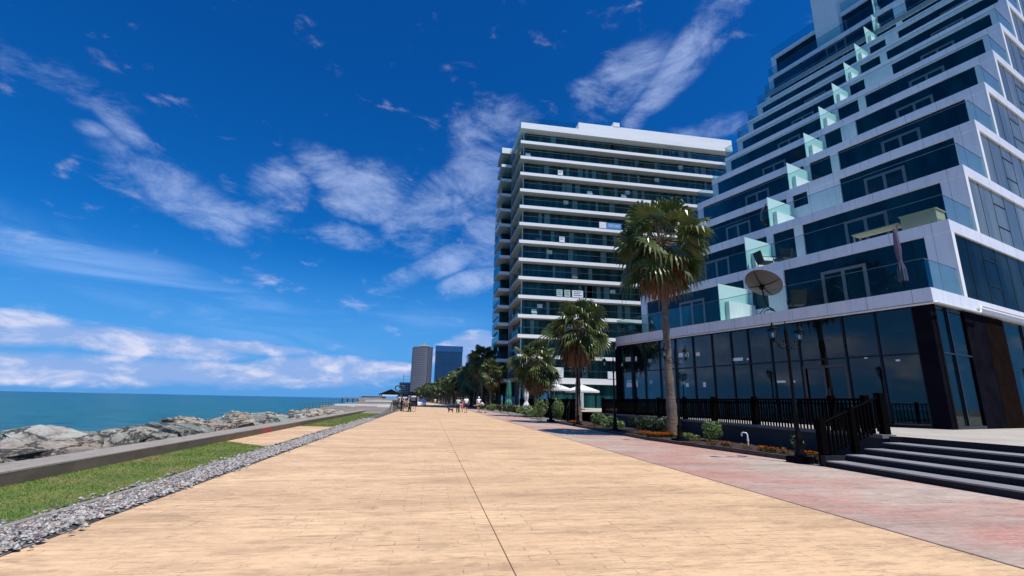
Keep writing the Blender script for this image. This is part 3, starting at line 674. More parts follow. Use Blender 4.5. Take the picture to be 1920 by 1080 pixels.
dup(c1, H2W(KX[0]+.9, 5.5, KZ[0]), TH+2.4, label='black armchair on the first hotel terrace right of the satellite dish')
t = thing('hanging_chair', 'black frame hanging egg chair on the third hotel terrace', 'chair', H2W(KX[2]+.9, 10.1, KZ[2]), TH)
g = MB(); g.lathe([(0, .02), (.55, .02), (.55, 0)], n=20); g.tube([(.5, .4, 0), (.55, .45, 1.2), (.3, .25, 1.9), (0, 0, 2.0), (0, 0, 1.8)], .03, 8); g.build('stand', 'black', t)
g = MB()
for i in range(9):
    q = pi*i/9; g.tube([(cos(q)*.42*sin(w_), sin(q)*.42*sin(w_)-.0, 1.15-.62*cos(w_)) for w_ in [pi*jj/10 for jj in range(1, 10)]], .012, 5); 
g.build('basket', 'frame', t); MB().lathe([(0, .62), (.3, .66), (.38, .8), (0, .82)], n=16).build('cushion', 'darkfab', t)

# ------------------------------------------------------------------ hotel podium, steps, railing
pod = MB(); pod.prism([(11.62, 10.75), (11.84, 10.55), (11.84, -30), (70, -30), (70, 33), (11.62, 33)], -.05, .72, 1, 0)
pod.build('terrace_floor', ['paving', 'riser'], kind='structure')
pw = thing('podium_wall', 'dark grey wall under the black railing behind the flower bed', 'wall', (11.55, 21, 0))
MB().box(-.06, .06, -10.2, 12, 0, .66).build('wall_face', pm('podium_render', (.035, .032, .032), (.022, .02, .02), 1.2, .8), pw)
MB().box(-.12, .30, -10.25, 12, .662, .75).build('coping', pm('coping_stone', (.17, .16, .15), (.11, .1, .1), 3, .8), pw)
st = thing('entrance_steps', 'wide black granite steps with paler treads at the lower right', 'steps', (9.58, 0, 0))
XS = [0, .555, 1.11, 1.665, 2.262]
for i in range(5):
    g = MB(); x1 = XS[i+1] if i < 4 else 2.262
    y = -24.
    while y < 10.6:
        y1 = min(y+1.2, 10.6)
        if i < 4: g.box(XS[i]+.012, 2.262, y+.003, y1-.003, .144*i, .144*(i+1)-.03)
        y = y1
    if i < 4: g.build('riser', 'riser', st); MB().box(XS[i], XS[i+1]+.011, -24, 10.6, .144*(i+1)-.029, .144*(i+1)).build('tread', 'tread', st)
    else: MB().box(XS[4]-.012, XS[4]-.001, -24, 10.6, .577, .719).build('riser', 'riser', st)
MB().box(-.02, 2.26, 10.601, 10.75, 0, .25).build('side_kerb', 'riser', st)

fence_no = 0
def railing(label, x, Y0, Y1, posts, z0=.75, group=None, post=.075, top=1.66):
    t = thing('railing', label, 'railing', (x, Y0, z0), 0, group)
    for yp in posts:
        MB().box(-post, post, yp-Y0-post, yp-Y0+post, -.09, top-z0+.08).build('post', 'blackwood', t)
    for a, b in zip(posts[:-1], posts[1:]):
        a2, b2 = a-Y0+post+.002, b-Y0-post-.002
        g = MB(); g.box(-.035, .035, a2, b2, top-z0-.06, top-z0); g.box(-.02, .02, a2, b2, .12, .16); g.box(-.02, .02, a2, b2, top-z0-.16, top-z0-.13)
        g.build('rail', 'blackwood', t)
        g = MB(); n = max(2, int((b2-a2)/.135))
        for i in range(1, n): yv = a2+(b2-a2)*i/n; g.box(-.018, .018, yv-.022, yv+.022, .0, top-z0-.061)
        g.build('balusters', 'blackwood', t)
    return t
railing('black wooden railing along the hotel terrace from the steps to beyond the tall palm', 11.58, 11.25, 33, [11.25, 12.35, 15.75, 18.3, 20.6, 23.1, 25.8, 28.5, 31.2])
# sloping stair railing
sr = thing('stair_railing', 'black wooden railing sloping down beside the granite steps', 'railing', (9.7, 10.78, 0))
MB().box(-.085, .085, -.085, .085, 0, 1.13).build('post', 'blackwood', sr); MB().box(1.97, 2.15, .1, .28, .70, 1.80).build('post', 'blackwood', sr); MB().box(.93, 1.07, .02, .16, .3, 1.42).build('post', 'blackwood', sr)
for zo, w_ in ((1.02, .04), (.32, .025)):
    MB().tube([(.09, .01, zo), (1.96, .18, zo+.66)], w_, 4, smooth=False).build('rail', 'blackwood', sr)
g = MB()
for i in range(1, 15):
    f = i/15; xx = .09+1.87*f; g.box(xx-.02, xx+.02, .17*f-.02, .17*f+.02, .2+.66*f, 1.0+.66*f)
g.build('balusters', 'blackwood', sr)

# ------------------------------------------------------------------ planting beds
bd = MB(); bd.prism([(9.78, 11.3), (11.5, 11.3), (11.5, 33), (8.75, 33), (8.7, 18.4)], -.02, .09, 0); bd.build('planting_bed', 'soil', kind='structure')
kb = MB(); pts = [(9.75, 11.28), (9.2, 14.8), (8.68, 18.4), (8.72, 25), (8.72, 33)]
for (xa, ya), (xb, yb) in zip(pts[:-1], pts[1:]):
    n = int(math.hypot(xb-xa, yb-ya)/.8)+1
    for i in range(n):
        a0, a1 = i/n, (i+.97)/n; kb.prism([(xa+(xb-xa)*a0-.06, ya+(yb-ya)*a0), (xa+(xb-xa)*a0+.06, ya+(yb-ya)*a0), (xa+(xb-xa)*a1+.06, ya+(yb-ya)*a1), (xa+(xb-xa)*a1-.06, ya+(yb-ya)*a1)], -.02, .12+random.uniform(-.015, .01))
kb.build('bed_edging', pm('brown_edging', (.085, .06, .045), (.05, .035, .028), 5, .9), kind='structure')
def flowers(label, spots, mix_):
    Vs = []; Fs = []; Ms = []; k = 0
    for (cx, cy, rr, n) in spots:
        for _ in range(n):
            a = random.random()*6.28; r = rr*math.sqrt(random.random()); x, y = cx+r*cos(a), cy+r*sin(a); h = .09+random.uniform(.06, .17)
            s = random.uniform(.026, .048)
            m = 1 if random.random() < mix_ else 2
            for q in range(3):
                t = q*1.05+random.random()
                Vs += [(x+s*cos(t), y+s*sin(t), h), (x-s*sin(t), y+s*cos(t), h+.012), (x-s*cos(t), y-s*sin(t), h+random.uniform(0, .02)), (x+s*sin(t), y-s*cos(t), h-.01)]; Fs.append((k, k+1, k+2, k+3)); Ms.append(m); k += 4
            for q in range(5):
                b = random.random()*6.28; l = random.uniform(.03, .06); zz = .09+random.random()*.1
                Vs += [(x, y, zz), (x+l*cos(b)-.012, y+l*sin(b), zz+.02), (x+l*1.5*cos(b), y+l*1.5*sin(b), zz+.01), (x+l*cos(b)+.012, y+l*sin(b), zz+.02)]; Fs.append((k, k+1, k+2, k+3)); Ms.append(0); k += 4
    arr_mesh('flower_bed', np.array(Vs), np.array(Fs), ['darkshrub', 'orange', 'yellow'], np.array(Ms), kind='stuff', label=label, category='flowers')
flowers('orange marigolds along the bed edging from the steps to the round shrub', [(10.05, 11.7, .28, 80), (9.95, 12.5, .2, 30), (9.9, 13.1, .25, 70), (9.75, 13.8, .15, 15), (9.6, 14.6, .2, 40), (9.5, 15.3, .18, 25), (9.35, 16.1, .16, 14)], .6)
flowers('dense orange marigolds round the foot of the tall palm', [(9.3, 18.9, .35, 170), (9.8, 19.0, .4, 170), (9.1, 19.7, .3, 90), (10.4, 18.8, .3, 70)], .8)
flowers('orange flowers round the foot of the second palm', [(9.4, 30.6, .45, 130), (9.8, 31, .3, 60), (9.0, 25.9, .3, 40)], .85)

def shrub(label, x, y, r, hh, mat, n=900, leaf=.05, group='shrubs in the planting bed', z=.08):
    t = thing('shrub', label, 'shrub', (x, y, z), 0, group)
    Vs = np.zeros((n, 4, 3)); k = 0
    cl = [(random.gauss(0, .42)*r, random.gauss(0, .42)*r, hh*random.uniform(.3, .72), r*random.uniform(.32, .5)) for _ in range(9)]
    for i in range(n):
        cx, cy, cz, cr = cl[i % 9]; v = Vector((random.gauss(0, 1), random.gauss(0, 1), random.gauss(0, 1))).normalized()*cr*random.uniform(.75, 1.12)
        p = Vector((cx, cy, cz))+Vector((v.x, v.y, v.z*hh/r*.8)); p.z = max(.02, p.z)
        nn = (v+Vector((random.gauss(0, .5), random.gauss(0, .5), random.gauss(0, .5)))*cr).normalized(); a = nn.orthogonal().normalized(); b = nn.cross(a); q = random.random()*6.28
        a, b = a*cos(q)+b*sin(q), b*cos(q)-a*sin(q); l = leaf*random.uniform(.7, 1.3)
        Vs[i] = [p-a*l, p-b*l*.45, p+a*l, p+b*l*.45]
    o = arr_mesh('foliage', Vs.reshape(-1, 3), np.arange(n*4).reshape(-1, 4), [mat]); o.parent = t
    g = MB()
    for i in range(5): g.tube([(0, 0, -.05), (cl[i][0]*.6, cl[i][1]*.6, cl[i][2]*.8)], .012, 5)
    g.build('stem', 'trunk', t); return t
shrub('large round pale green shrub in the bed between the tall palm and the nearest lamp', 10.5, 16.9, .50, .72, 'shrub', 2200, .042)
shrub('low trailing shrub at the left foot of the large round one', 9.75, 17.3, .4, .35, 'shrub', 700, .04)
shrub('tiny green shrub against the podium wall by the steps', 11.0, 13.1, .22, .5, 'shrub', 260, .035)
shrub('pale green shrub right of the second palm', 10.3, 28.3, .58, .75, 'shrub', 1400, .06)
shrub('pale green shrub left of the third lamp', 9.9, 25.1, .55, .65, 'shrub', 1300, .06)
for i, y in enumerate((20.9, 22.1, 23.4)): shrub(('dark shrub just behind the tall palm', 'dark shrub between the tall palm and the third lamp', 'dark shrub beside the third lamp')[i], 10.7, y, .62, .7, 'darkshrub', 900, .06)
shrub('bright green bush at the foot of the ramp beyond the second palm', 9.9, 36.5, .6, 1.5, 'shrub', 1500, .07)
shrub('upright yellow-green bush left of the bright one', 9.0, 38.5, .45, 1.6, 'shrub', 1000, .07)
for i, (x, y) in enumerate(((9.2, 41), (8.9, 44), (8.7, 53), (8.6, 58), (8.5, 64), (8.6, 71), (8.3, 78), (8.3, 87))):
    shrub(['grey-green ball shrub by the far kerb, nearest of the row', 'grey-green ball shrub by the far kerb, second of the row', 'bushy hedge plant near the closed white parasol', 'bushy hedge plant beyond the closed white parasol', 'hedge plant beside the green parasols', 'hedge plant beyond the green parasols', 'hedge plant under the dark palms', 'farthest hedge plant under the dark palms'][i], x, y, .9, 1.0, 'shrub' if i in (0, 1, 4) else 'darkshrub', 700, .09)
# white stand pipe
sp = thing('standpipe', 'white bent water pipe standing in the marigold bed', 'pipe', (10.15, 14.3, .08))
MB().tube([(0, 0, -.02), (0, 0, .42), (-.02, .02, .47), (-.1, .08, .48), (-.13, .1, .44), (-.13, .1, .37)], .022, 8).build('pipe', 'pipe', sp); MB().lathe([(.03, 0), (.034, .05), (.03, .1)], (0, 0, .2)).build('coupling', 'pipe', sp)

# ------------------------------------------------------------------ street lamps
def lamp(label, x, y, rot, hgt=3.55):
    t = thing('street_lamp', label, 'street lamp', (x, y, 0), rot, 'black twin lantern lamps along the flower bed')
    g = MB(); g.box(-.24, .24, -.24, .24, 0, .16); g.build('plinth', 'granite', t)
    g = MB(); g.lathe([(.13, .16), (.14, .22), (.1, .28), (.095, .55), (.11, .6), (.06, .68), (.045, 1.2), (.06, 1.23), (.045, 1.26), (.04, hgt-.7), (.06, hgt-.66), (.05, hgt-.6), (.055, hgt-.15), (.03, hgt-.05), (.012, hgt+.12), (0, hgt+.14)], n=14); g.build('pole', 'black', t)
    for sx in (-1, 1):
        g = MB(); pth = [(sx*r_, 0, z_) for r_, z_ in ((.04, hgt-.5), (.14, hgt-.62), (.26, hgt-.6), (.34, hgt-.48), (.42, hgt-.42), (.47, hgt-.45))]
        g.tube(pth, .014, 6); g.tube([(sx*(.2+.07*cos(q)), 0, hgt-.45+.07*sin(q)) for q in [i*.6 for i in range(10)]], .010, 5); g.tube([(sx*(.33+.05*cos(q)), 0, hgt-.55+.05*sin(q)) for q in [i*.6 for i in range(10)]], .008, 5)
        g.build('arm', 'black', t)
        g = MB(); lx = sx*.47; zb = hgt-.36
        g.lathe([(0, -.12), (.02, -.1), (.035, -.03), (.075, -.01), (.078, .0)], (lx, 0, zb), 6, smooth=False)
        for q in range(6): a = q*pi/3; g.tube([(lx+.078*cos(a), .078*sin(a), zb), (lx+.115*cos(a), .115*sin(a), zb+.24)], .007, 4)
        g.lathe([(.135, .24), (.13, .26), (.07, .33), (.05, .36), (.02, .38), (.012, .44), (0, .45)], (lx, 0, zb), 6, smooth=False)
        ln = g.build('lantern', 'black', t)
        MB().lathe([(.07, .003), (.105, .238)], (lx, 0, zb), 6, smooth=False).build('lantern_glass', 'lampglass', ln)
        MB().lathe([(0, .02), (.03, .05), (.035, .12), (0, .17)], (lx, 0, zb), 8).build('bulb', 'paper', ln)
    return t
l1 = lamp('nearest black twin lantern lamp, standing left of the granite steps', 9.53, 11.37, .15)
dup(l1, (9.35, 17.1, 0), .1, label='second twin lantern lamp, just right of the tall palm trunk')
dup(l1, (8.98, 22.6, 0), .05, label='third twin lantern lamp, left of the glazed shopfront end')
dup(l1, (8.9, 28.3, 0), .0, label='fourth twin lantern lamp, beside the second palm')
dup(l1, (8.8, 34.5, 0), .0, label='fifth twin lantern lamp, between the second and third palms')

# ------------------------------------------------------------------ palms
def fan_crown(seed, nleaf, nseg, el_hi, el_lo, pet, blade, droop):
    r = random.Random(seed); g = MB()
    for i in range(nleaf):
        f = (i+.5)/nleaf; el = radians(el_hi+(el_lo-el_hi)*f+r.uniform(-12, 12)); az = i*2.39996+r.uniform(-.35, .35)
        pl = pet*r.uniform(.7, 1.2); bl = blade*r.uniform(.85, 1.12)
        dh = Vector((cos(az), sin(az), 0)); d0 = dh*cos(el)+Vector((0, 0, sin(el)))
        sag = droop*(.35+.5*cos(el)); p1 = d0*pl*.5+Vector((0, 0, -sag*.07)); p2 = d0*pl+Vector((0, 0, -sag*.25))
        g.tube([Vector((0, 0, 0))+dh*.08, p1, p2], [.028, .02, .013], 4, 1, cap=False)
        d = (p2-p1).normalized(); d = (d+Vector((0, 0, -.25*droop))).normalized(); s = d.cross(Vector((0, 0, 1)))
        s = s.normalized() if s.length > .05 else Vector((1, 0, 0)); n = s.cross(d)
        roll = r.uniform(-.95, .95); s, n = s*cos(roll)+n*sin(roll), n*cos(roll)-s*sin(roll)
        span = radians(r.uniform(95, 118)); inner = []; 
        for jj in range(nseg*2+1):
            a = -span+2*span*jj/(nseg*2); dd = d*cos(a)+s*sin(a)
            L1 = bl*.52*(1-.12*abs(a)/span); pt = p2+dd*L1+n*((.045 if jj % 2 else -.01)*bl-.10*bl*abs(a)/span)+Vector((0, 0, -.05*bl*droop)); inner.append((pt, dd, a))
        vs = [p2]+[q[0] for q in inner]; g.add(vs, [(0, jj+1, jj+2) for jj in range(nseg*2)], 0)
        for jj in range(nseg):
            A, M_, B = inner[2*jj][0], inner[2*jj+1][0], inner[2*jj+2][0]; dd = inner[2*jj+1][1]; a = inner[2*jj+1][2]
            l2 = bl*.5*(1-.2*abs(a)/span)*r.uniform(.8, 1.12); dr = droop*r.uniform(.5, 1.2)
            k1 = M_+dd*l2*.5+Vector((0, 0, -dr*l2*.22)); k2 = M_+dd*l2*.78+Vector((0, 0, -dr*l2*.85)); w = (B-A)*.32
            g.add([A, M_, B, k1-w, k1+w, k2], [(0, 1, 3), (1, 4, 3), (1, 2, 4), (3, 4, 5)], 0)
    return g
crowns = [fan_crown(s, 54, 15, 84, -60, 1.32, 1.08, 1.05) for s in (1, 2, 3)]
skirts = [fan_crown(s, 40, 11, -58, -86, .72, 1.35, 1.25) for s in (11, 12)]
pr_palms = {}
def palm_proto(key, seed, hgt, lean, label, loc, group='fan palms along the promenade', sc=1., bloom=True):
    t = thing('fan_palm', label, 'palm tree', loc, 0, group); cr, sk = crowns[seed % 3], skirts[seed % 2]
    r = random.Random(seed); n = 40; path = []; rad = []
    for i in range(n+1):
        f = i/n; path.append((lean[0]*f**1.6+.02*sin(f*9+seed), lean[1]*f**1.6, -.05+f*(hgt+.05)))
        rad.append((.135+.10*(1-f)**4+.03*(1-f))*(1+.07*sin(i*2.4)+r.uniform(-.08, .08)) if f < .93 else .15-.09*(f-.93)/.07)
    MB().tube(path, rad, 12).build('trunk', 'trunk', t)
    o = cr.build('crown', ['leaf', 'petiole'], t, loc=(lean[0], lean[1], hgt)); o.scale = (sc,)*3
    o = sk.build('dead_leaf_skirt', ['dead', 'dead'], t, loc=(lean[0], lean[1], hgt-.05)); o.scale = (sc*.92,)*3
    return t
p1 = palm_proto('a', 1, 8.75, (.05, .2), 'tallest fan palm with brown leaf skirt, rising from the marigold bed', (10.27, 19.4, .02), sc=1.12)
p2 = palm_proto('b', 2, 6.45, (.05, .1), 'second fan palm, in front of the white balconied tower', (9.95, 31.5, .02), sc=1.12)
p3 = palm_proto('c', 3, 5.0, (-.1, 0), 'shorter fan palm, third in the row, left of the white café parasols', (10.1, 45.2, .02), sc=1.22)
p4 = palm_proto('d', 4, 6.1, (.1, 0), 'dark fan palm at the left foot of the balconied tower', (9.9, 79, 0), sc=1.15)
random.seed(21); k = 0
for row, (X0, ystep, ystart) in enumerate(((9.8, 6.0, 87), (14.0, 7.5, 92), (19.0, 9, 104))):
    y = ystart
    while y < 470:
        x = X0-coast(y)+random.uniform(-.6, .6)
        lb = ('fan palm of the front row beyond the balconied tower' if row == 0 else 'fan palm of the middle row behind the front palms' if row == 1 else 'fan palm of the rear row farthest from the promenade')
        s_ = random.uniform(1.18, 1.42)*(1+.06*row)
        dup([p2, p3, p4][k % 3], (x, y+random.uniform(-1, 1), 0), random.uniform(0, 6.28), (1, 1, 1.0) if False else s_, label=lb, group='far fan palms'); k += 1
        y += ystep*(1+(y-80)/500)

nh = 26000; hy = 92+380*rng.random(nh)**1.3; hx = 24+4*rng.random(nh)-np.maximum(0, (hy-110)/290.)**1.35*17; hz = 4.6*rng.random(nh)**.8*(1+.25*np.sin(hy*.35)+.15*np.sin(hy*.9))
Vh = np.zeros((nh, 4, 3)); nv = rng.normal(0, 1, (nh, 2, 3)); nv /= np.linalg.norm(nv, axis=2)[:, :, None]; hs_ = (.22+.3*rng.random(nh))*(1+hy/500)
P0_ = np.stack([hx, hy, hz], 1)
for q_, (sa_, sb_) in enumerate(((-1, 0), (0, -.6), (1, 0), (0, .6))): Vh[:, q_] = P0_+(nv[:, 0]*sa_+nv[:, 1]*sb_)*hs_[:, None]
arr_mesh('hedge_belt', Vh.reshape(-1, 3), np.arange(nh*4).reshape(-1, 4), ['darkshrub'], kind='stuff', label='dark belt of dense bushes behind the far palm rows', category='bushes')

# ------------------------------------------------------------------ balconied tower
TX, TY = 13.52, 74.6
tw = thing('apartment_tower', 'tall white apartment tower with long stacked glass balconies behind the palms', 'building', (TX, TY, 0))
zs = [5.2+3.24*i for i in range(14)]; ZR = zs[-1]+3.0
zs = [5.2, 8.75, 12.0, 15.3, 18.55, 21.75, 24.95, 28.15, 31.35, 34.5, 37.6, 40.75, 43.9, 46.95]; ZR = 50.55
W = 41.9
for i, z in enumerate(zs+[ZR]):
    g = MB(); top = (i == 14)
    h_ = 1.15 if top else .55
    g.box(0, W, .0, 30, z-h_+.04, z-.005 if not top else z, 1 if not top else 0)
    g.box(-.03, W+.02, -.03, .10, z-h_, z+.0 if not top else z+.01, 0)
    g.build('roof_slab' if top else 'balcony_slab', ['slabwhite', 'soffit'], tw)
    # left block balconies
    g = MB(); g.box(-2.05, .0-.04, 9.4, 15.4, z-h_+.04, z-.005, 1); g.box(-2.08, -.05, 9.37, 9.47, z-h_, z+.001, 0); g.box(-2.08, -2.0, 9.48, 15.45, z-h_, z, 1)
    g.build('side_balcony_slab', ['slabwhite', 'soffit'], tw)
    if top: continue
    zt = (zs+[ZR])[i+1]-(1.15 if i == 13 else .55)
    g = MB(); g.box(.9, W-.3, 1.6, 1.7, z, zt); g.box(.9, 1.0, 1.71, 29, z, zt); g.box(-.5, .9, 15.5, 29.8, z, zt); g.box(-1.2, .5, 13.6, 15.3, z, zt)
    gw = g.build('window_wall', 'towerglass', tw)
    g = MB(); xv = 1.6
    rr = random.Random(i)
    while xv < W-1:
        g.box(xv-.04, xv+.04, 1.54, 1.598, z, zt); xv += rr.choice((1.2, 1.5, 1.8, 2.4))
    g.build('window_frame', 'mullion', gw)
    g = MB(); nc = 0
    for _ in range(9):
        xc = rr.uniform(1.5, W-3); g.box(xc, xc+rr.uniform(.4, 1.1), 1.50, 1.53, z, zt-.1); nc += 1
    g.build('curtain', pm('tower_curtain%d' % i, (.16, .26, .26), (.10, .19, .19), 2, .4), gw)
    g = MB(); xv = .06
    while xv < W: g.box(xv, min(xv+2.36, W), .04, .06, z+.0, z+1.15); xv += 2.4
    g.box(.03, .05, .1, 9.3, z, z+1.15); g.box(-2.02, -2.0, 9.5, 15.4, z, z+1.15); g.box(-1.99, -.1, 9.44, 9.46, z, z+1.15); g.build('glass_balustrade', 'rail_glass', tw)
    g = MB(); g.box(.05, W, .03, .07, z+1.15, z+1.18); g.build('handrail', 'frame', tw)
MB().box(.72, .86, 1.35, 1.55, 0, ZR-1.2).build('corner_post', 'white', tw)
MB().box(-.02, .72, 9.0, 9.35, 0, ZR-.4).build('column', 'stonegrey', tw)
g = MB(); g.box(10.8, W, -.0, 12, ZR+.012, ZR+1.35, 0); g.box(17.6, 18.8, -.05, 2, ZR+1.36, ZR+2.2, 0); g.build('roof_parapet', 'slabwhite', tw)
g = MB(); g.box(.2, 10.6, .1, .12, ZR+.02, ZR+1.3); g.box(.1, .12, .2, 20, ZR+.02, ZR+1.3); g.build('glass_balustrade', 'rail_glass', tw)
g = MB(); g.box(1, W, 2.5, 29, 0, 4.6); g.build('ground_floor_wall', 'towerglass', tw)
g = MB()
for xv in (1, 7, 13, 19, 25, 31, 37): g.box(xv, xv+.5, .3, .8, 0, 4.64)
g.build('column', 'granite', tw)
g = MB(); g.box(.2, 1.1, 2.2, 29.5, 0, ZR-1.3); g.build('inner_wall', 'soffit', tw) if False else None
MB().box(1.8, W-.5, 1.8, 28.8, 4.7, ZR-1.2).build('inner_mass', 'interior', tw)
for q, (xx, lv) in enumerate(((8.2, 9), (20, 10), (26, 11), (5.2, 6), (16.5, 4), (23, 7), (31, 12), (11, 2), (3.5, 3), (28, 9))):
    g = MB(); g.box(xx, xx+.85, 1.15, 1.45, zs[lv]+1.45, zs[lv]+2.05); g.build('air_conditioner', 'white', tw)
for q, (xx, lv, mm) in enumerate(((12.5, 10, 'tshirt'), (1.0, 12, 'tshirt'), (3.0, 7, 'mauve'), (19, 10, 'tshirt'), (9.5, 5, 'beige'), (22.5, 12, 'darkfab'), (29.5, 13, 'darkfab'), (2.4, 3, 'tshirt'))):
    g = MB(); g.box(xx, xx+.9, .4, .9, zs[lv]+.4, zs[lv]+.5); g.box(xx, xx+.9, .82, .9, zs[lv]+.5, zs[lv]+1.1); g.box(xx+.05, xx+.85, .45, .85, zs[lv], zs[lv]+.4); g.build('balcony_bench', mm, tw)
# banners and small things hanging on balconies
def banner(label, x, z, w_, h_, mat, txt=None, lines=0):
    t = thing('balcony_banner', label, 'banner', (TX+x, TY-.06, z))
    MB().box(0, w_, -.02, 0, 0, h_).build('sheet', mat, t)
    if lines:
        g = MB()
        for i in range(lines): zz = h_*(.8-.25*i); g.box(w_*.12, w_*(.88-.15*(i % 2)), -.03, -.0205, zz-h_*.05, zz+h_*.05)
        g.build('printed_lines', 'frame', t)
    if txt:
        cu = bpy.data.curves.new('lettering', 'FONT'); cu.body = txt; cu.size = h_*.62; cu.align_x = 'CENTER'; cu.align_y = 'CENTER'; cu.extrude = .003
        o = bpy.data.objects.new('lettering', cu); C.objects.link(o); dg = bpy.context.evaluated_depsgraph_get(); me = bpy.data.meshes.new_from_object(o.evaluated_get(dg))
        bpy.data.objects.remove(o); me.materials.clear(); me.materials.append(MT['tshirt']); o = bpy.data.objects.new('lettering', me); C.objects.link(o); o.parent = t; o.location = (w_/2, -.026, h_/2); o.rotation_euler = (pi/2, 0, 0); o.scale = (w_/ (h_*3.4), 1, 1)
    return t
banner('white square poster beside the blue banner on the tower balcony', 14.3, 31.40, 1.3, 1.15, 'paper')
banner('blue for-sale banner with white lettering on a tower balcony', 15.7, 31.40, 2.7, 1.1, 'blue', 'FOR SALE')
banner('pale green printed sheet, left of three sheets low on the tower', 6.5, 18.6, 1.0, 1.2, 'mint', lines=3)
banner('pale green printed sheet, middle of three sheets low on the tower', 7.85, 18.6, 1.0, 1.2, 'mint', lines=3)
banner('pinkish printed sheet, right of three sheets low on the tower', 9.2, 18.6, 1.9, 1.2, 'paper', lines=3)
banner('small white square sheet on an upper tower balcony', 6.8, 40.8, .9, .95, 'paper', lines=2)
banner('small white square sheet two floors below the blue banner level', 7.0, 28.2, .95, 1.0, 'paper', lines=2)
banner('white box-like sheet low on the tower right of the second palm', 15.1, 5.25, 2.1, 1.2, 'paper')
banner('white sheet low on the tower left of the second palm', 6.3, 5.25, 1.3, 1.6, 'paper')

# ------------------------------------------------------------------ café terrace between hotel and tower
sheet('cafe_terrace_floor', [(11.5, 36), (60, 36), (60, 74), (11.5, 74)], .72, 'paving')
ct = thing('cafe_terrace_wall', 'dark low wall and planters in front of the café terrace', 'wall', (11.3, 36, 0))
MB().box(-.1, .18, 0, 37, 0, .75).build('wall_face', 'blackwood', ct)
railing('black railing of the café terrace beyond the second palm', 11.35, 36, 60, [36+3*i for i in range(9)])
cf = thing('cafe_pavilion', 'low dark glass café front under the balconied tower', 'building', (15, 60, .72))
MB().box(0, 28, 0, 9, 3.0, 3.35).build('roof', 'slabwhite', cf); MB().box(.6, 27.5, .6, 8.5, 0, 2.98).build('glass_front', 'towerglass', cf)
g = MB()
for i in range(10): g.box(.5+i*3, .62+i*3, .45, .57, 0, 2.98)
g.build('column', 'mullion', cf)
g = MB(); g.box(4, 4.8, .40, .44, 0, 2.4); g.box(13, 15, .40, .44, .2, 2.2); g.build('door', 'curtain', cf)
def open_parasol(label, loc, mats, R_=1.5, H_=2.5, group='open parasols on the café terrace'):
    t = thing('open_parasol', label, 'parasol', loc, .3, group)
    MB().tube([(0, 0, 0), (0, 0, H_+.05)], .025, 8).build('pole', 'pipe', t); n = 8
    g = MB(); vs = [(0, 0, H_)]+[(.45*cos(2*pi*i/n), .45*sin(2*pi*i/n), H_-.18) for i in range(n)]+[(R_*cos(2*pi*i/n), R_*sin(2*pi*i/n), H_-.62) for i in range(n)]+[(R_*cos(2*pi*i/n), R_*sin(2*pi*i/n), H_-.80) for i in range(n)]
    g.add(vs, [(0, 1+i, 1+(i+1) % n) for i in range(n)], 1); g.add(vs, [(1+i, 1+n+i, 1+n+(i+1) % n, 1+(i+1) % n) for i in range(n)]+[(1+n+i, 1+2*n+i, 1+2*n+(i+1) % n, 1+n+(i+1) % n) for i in range(n)], 0)
    g.build('canopy', mats, t); MB().lathe([(0, .08), (.3, .08), (.3, 0)], n=14).build('base', 'concrete', t)
    g = MB()
    for i in range(n): g.tube([(0, 0, H_-.7), (R_*.6*cos(2*pi*i/n), R_*.6*sin(2*pi*i/n), H_-.4)], .01, 4)
    g.build('rib', 'pipe', t); return t
open_parasol('white café parasol with a blue top, left of the second palm trunk', (12.1, 46, .72), ['white', 'blue'], 1.75, 2.55)
open_parasol('plain white café parasol behind the second palm trunk', (14.9, 46, .72), ['white', 'white'], 1.75, 2.45)
closed_parasol('closed_parasol', 'closed white parasol on a red base by the far kerb', (10.0, 49.5, .0), 'white', 2.6, .26, 'pipe')
closed_parasol('closed_parasol', 'closed green parasol left of the third palm', (11.8, 72, .0), 'green', 3.2, .45, 'pipe', 'closed green parasols')
closed_parasol('closed_parasol', 'closed green parasol nearest the tower column', (13.2, 66, .0), 'green', 3.2, .45, 'pipe', 'closed green parasols')
tb = thing('cafe_table', 'dark round café table under the blue-topped parasol', 'table', (12.3, 44.6, .72))
MB().lathe([(0, .74), (.4, .74), (.4, .70), (0, .70)], n=18).build('table_top', 'darkfab', tb); MB().lathe([(.03, .7), (.03, .05), (.25, .03), (.25, 0)], n=12).build('table_leg', 'black', tb)
for i, (x, y, r_) in enumerate(((11.9, 43.9, .4), (12.9, 44.9, -1.5), (12.2, 45.4, 3))):
    dup(c1, (x, y, .72), r_, label=('dark café chair nearest the promenade under the blue-topped parasol', 'dark café chair at the right of the round café table', 'dark café chair behind the round café table')[i], group='dark café chairs')
rp = thing('ramp_railing', 'black sloping handrail of the ramp beyond the second palm', 'railing', (9.9, 34, 0))
for i in range(5): MB().box(-.04+.35*i, .04+.35*i, 1.0*i-.04, 1.0*i+.04, 0, 1.0+.14*i).build('post', 'black', rp)
MB().tube([(0, 0, 1.0), (1.4, 4, 1.56)], .04, 6).build('handrail', 'black', rp); MB().tube([(0, 0, .45), (1.4, 4, 1.0)], .025, 6).build('lower_rail', 'black', rp)

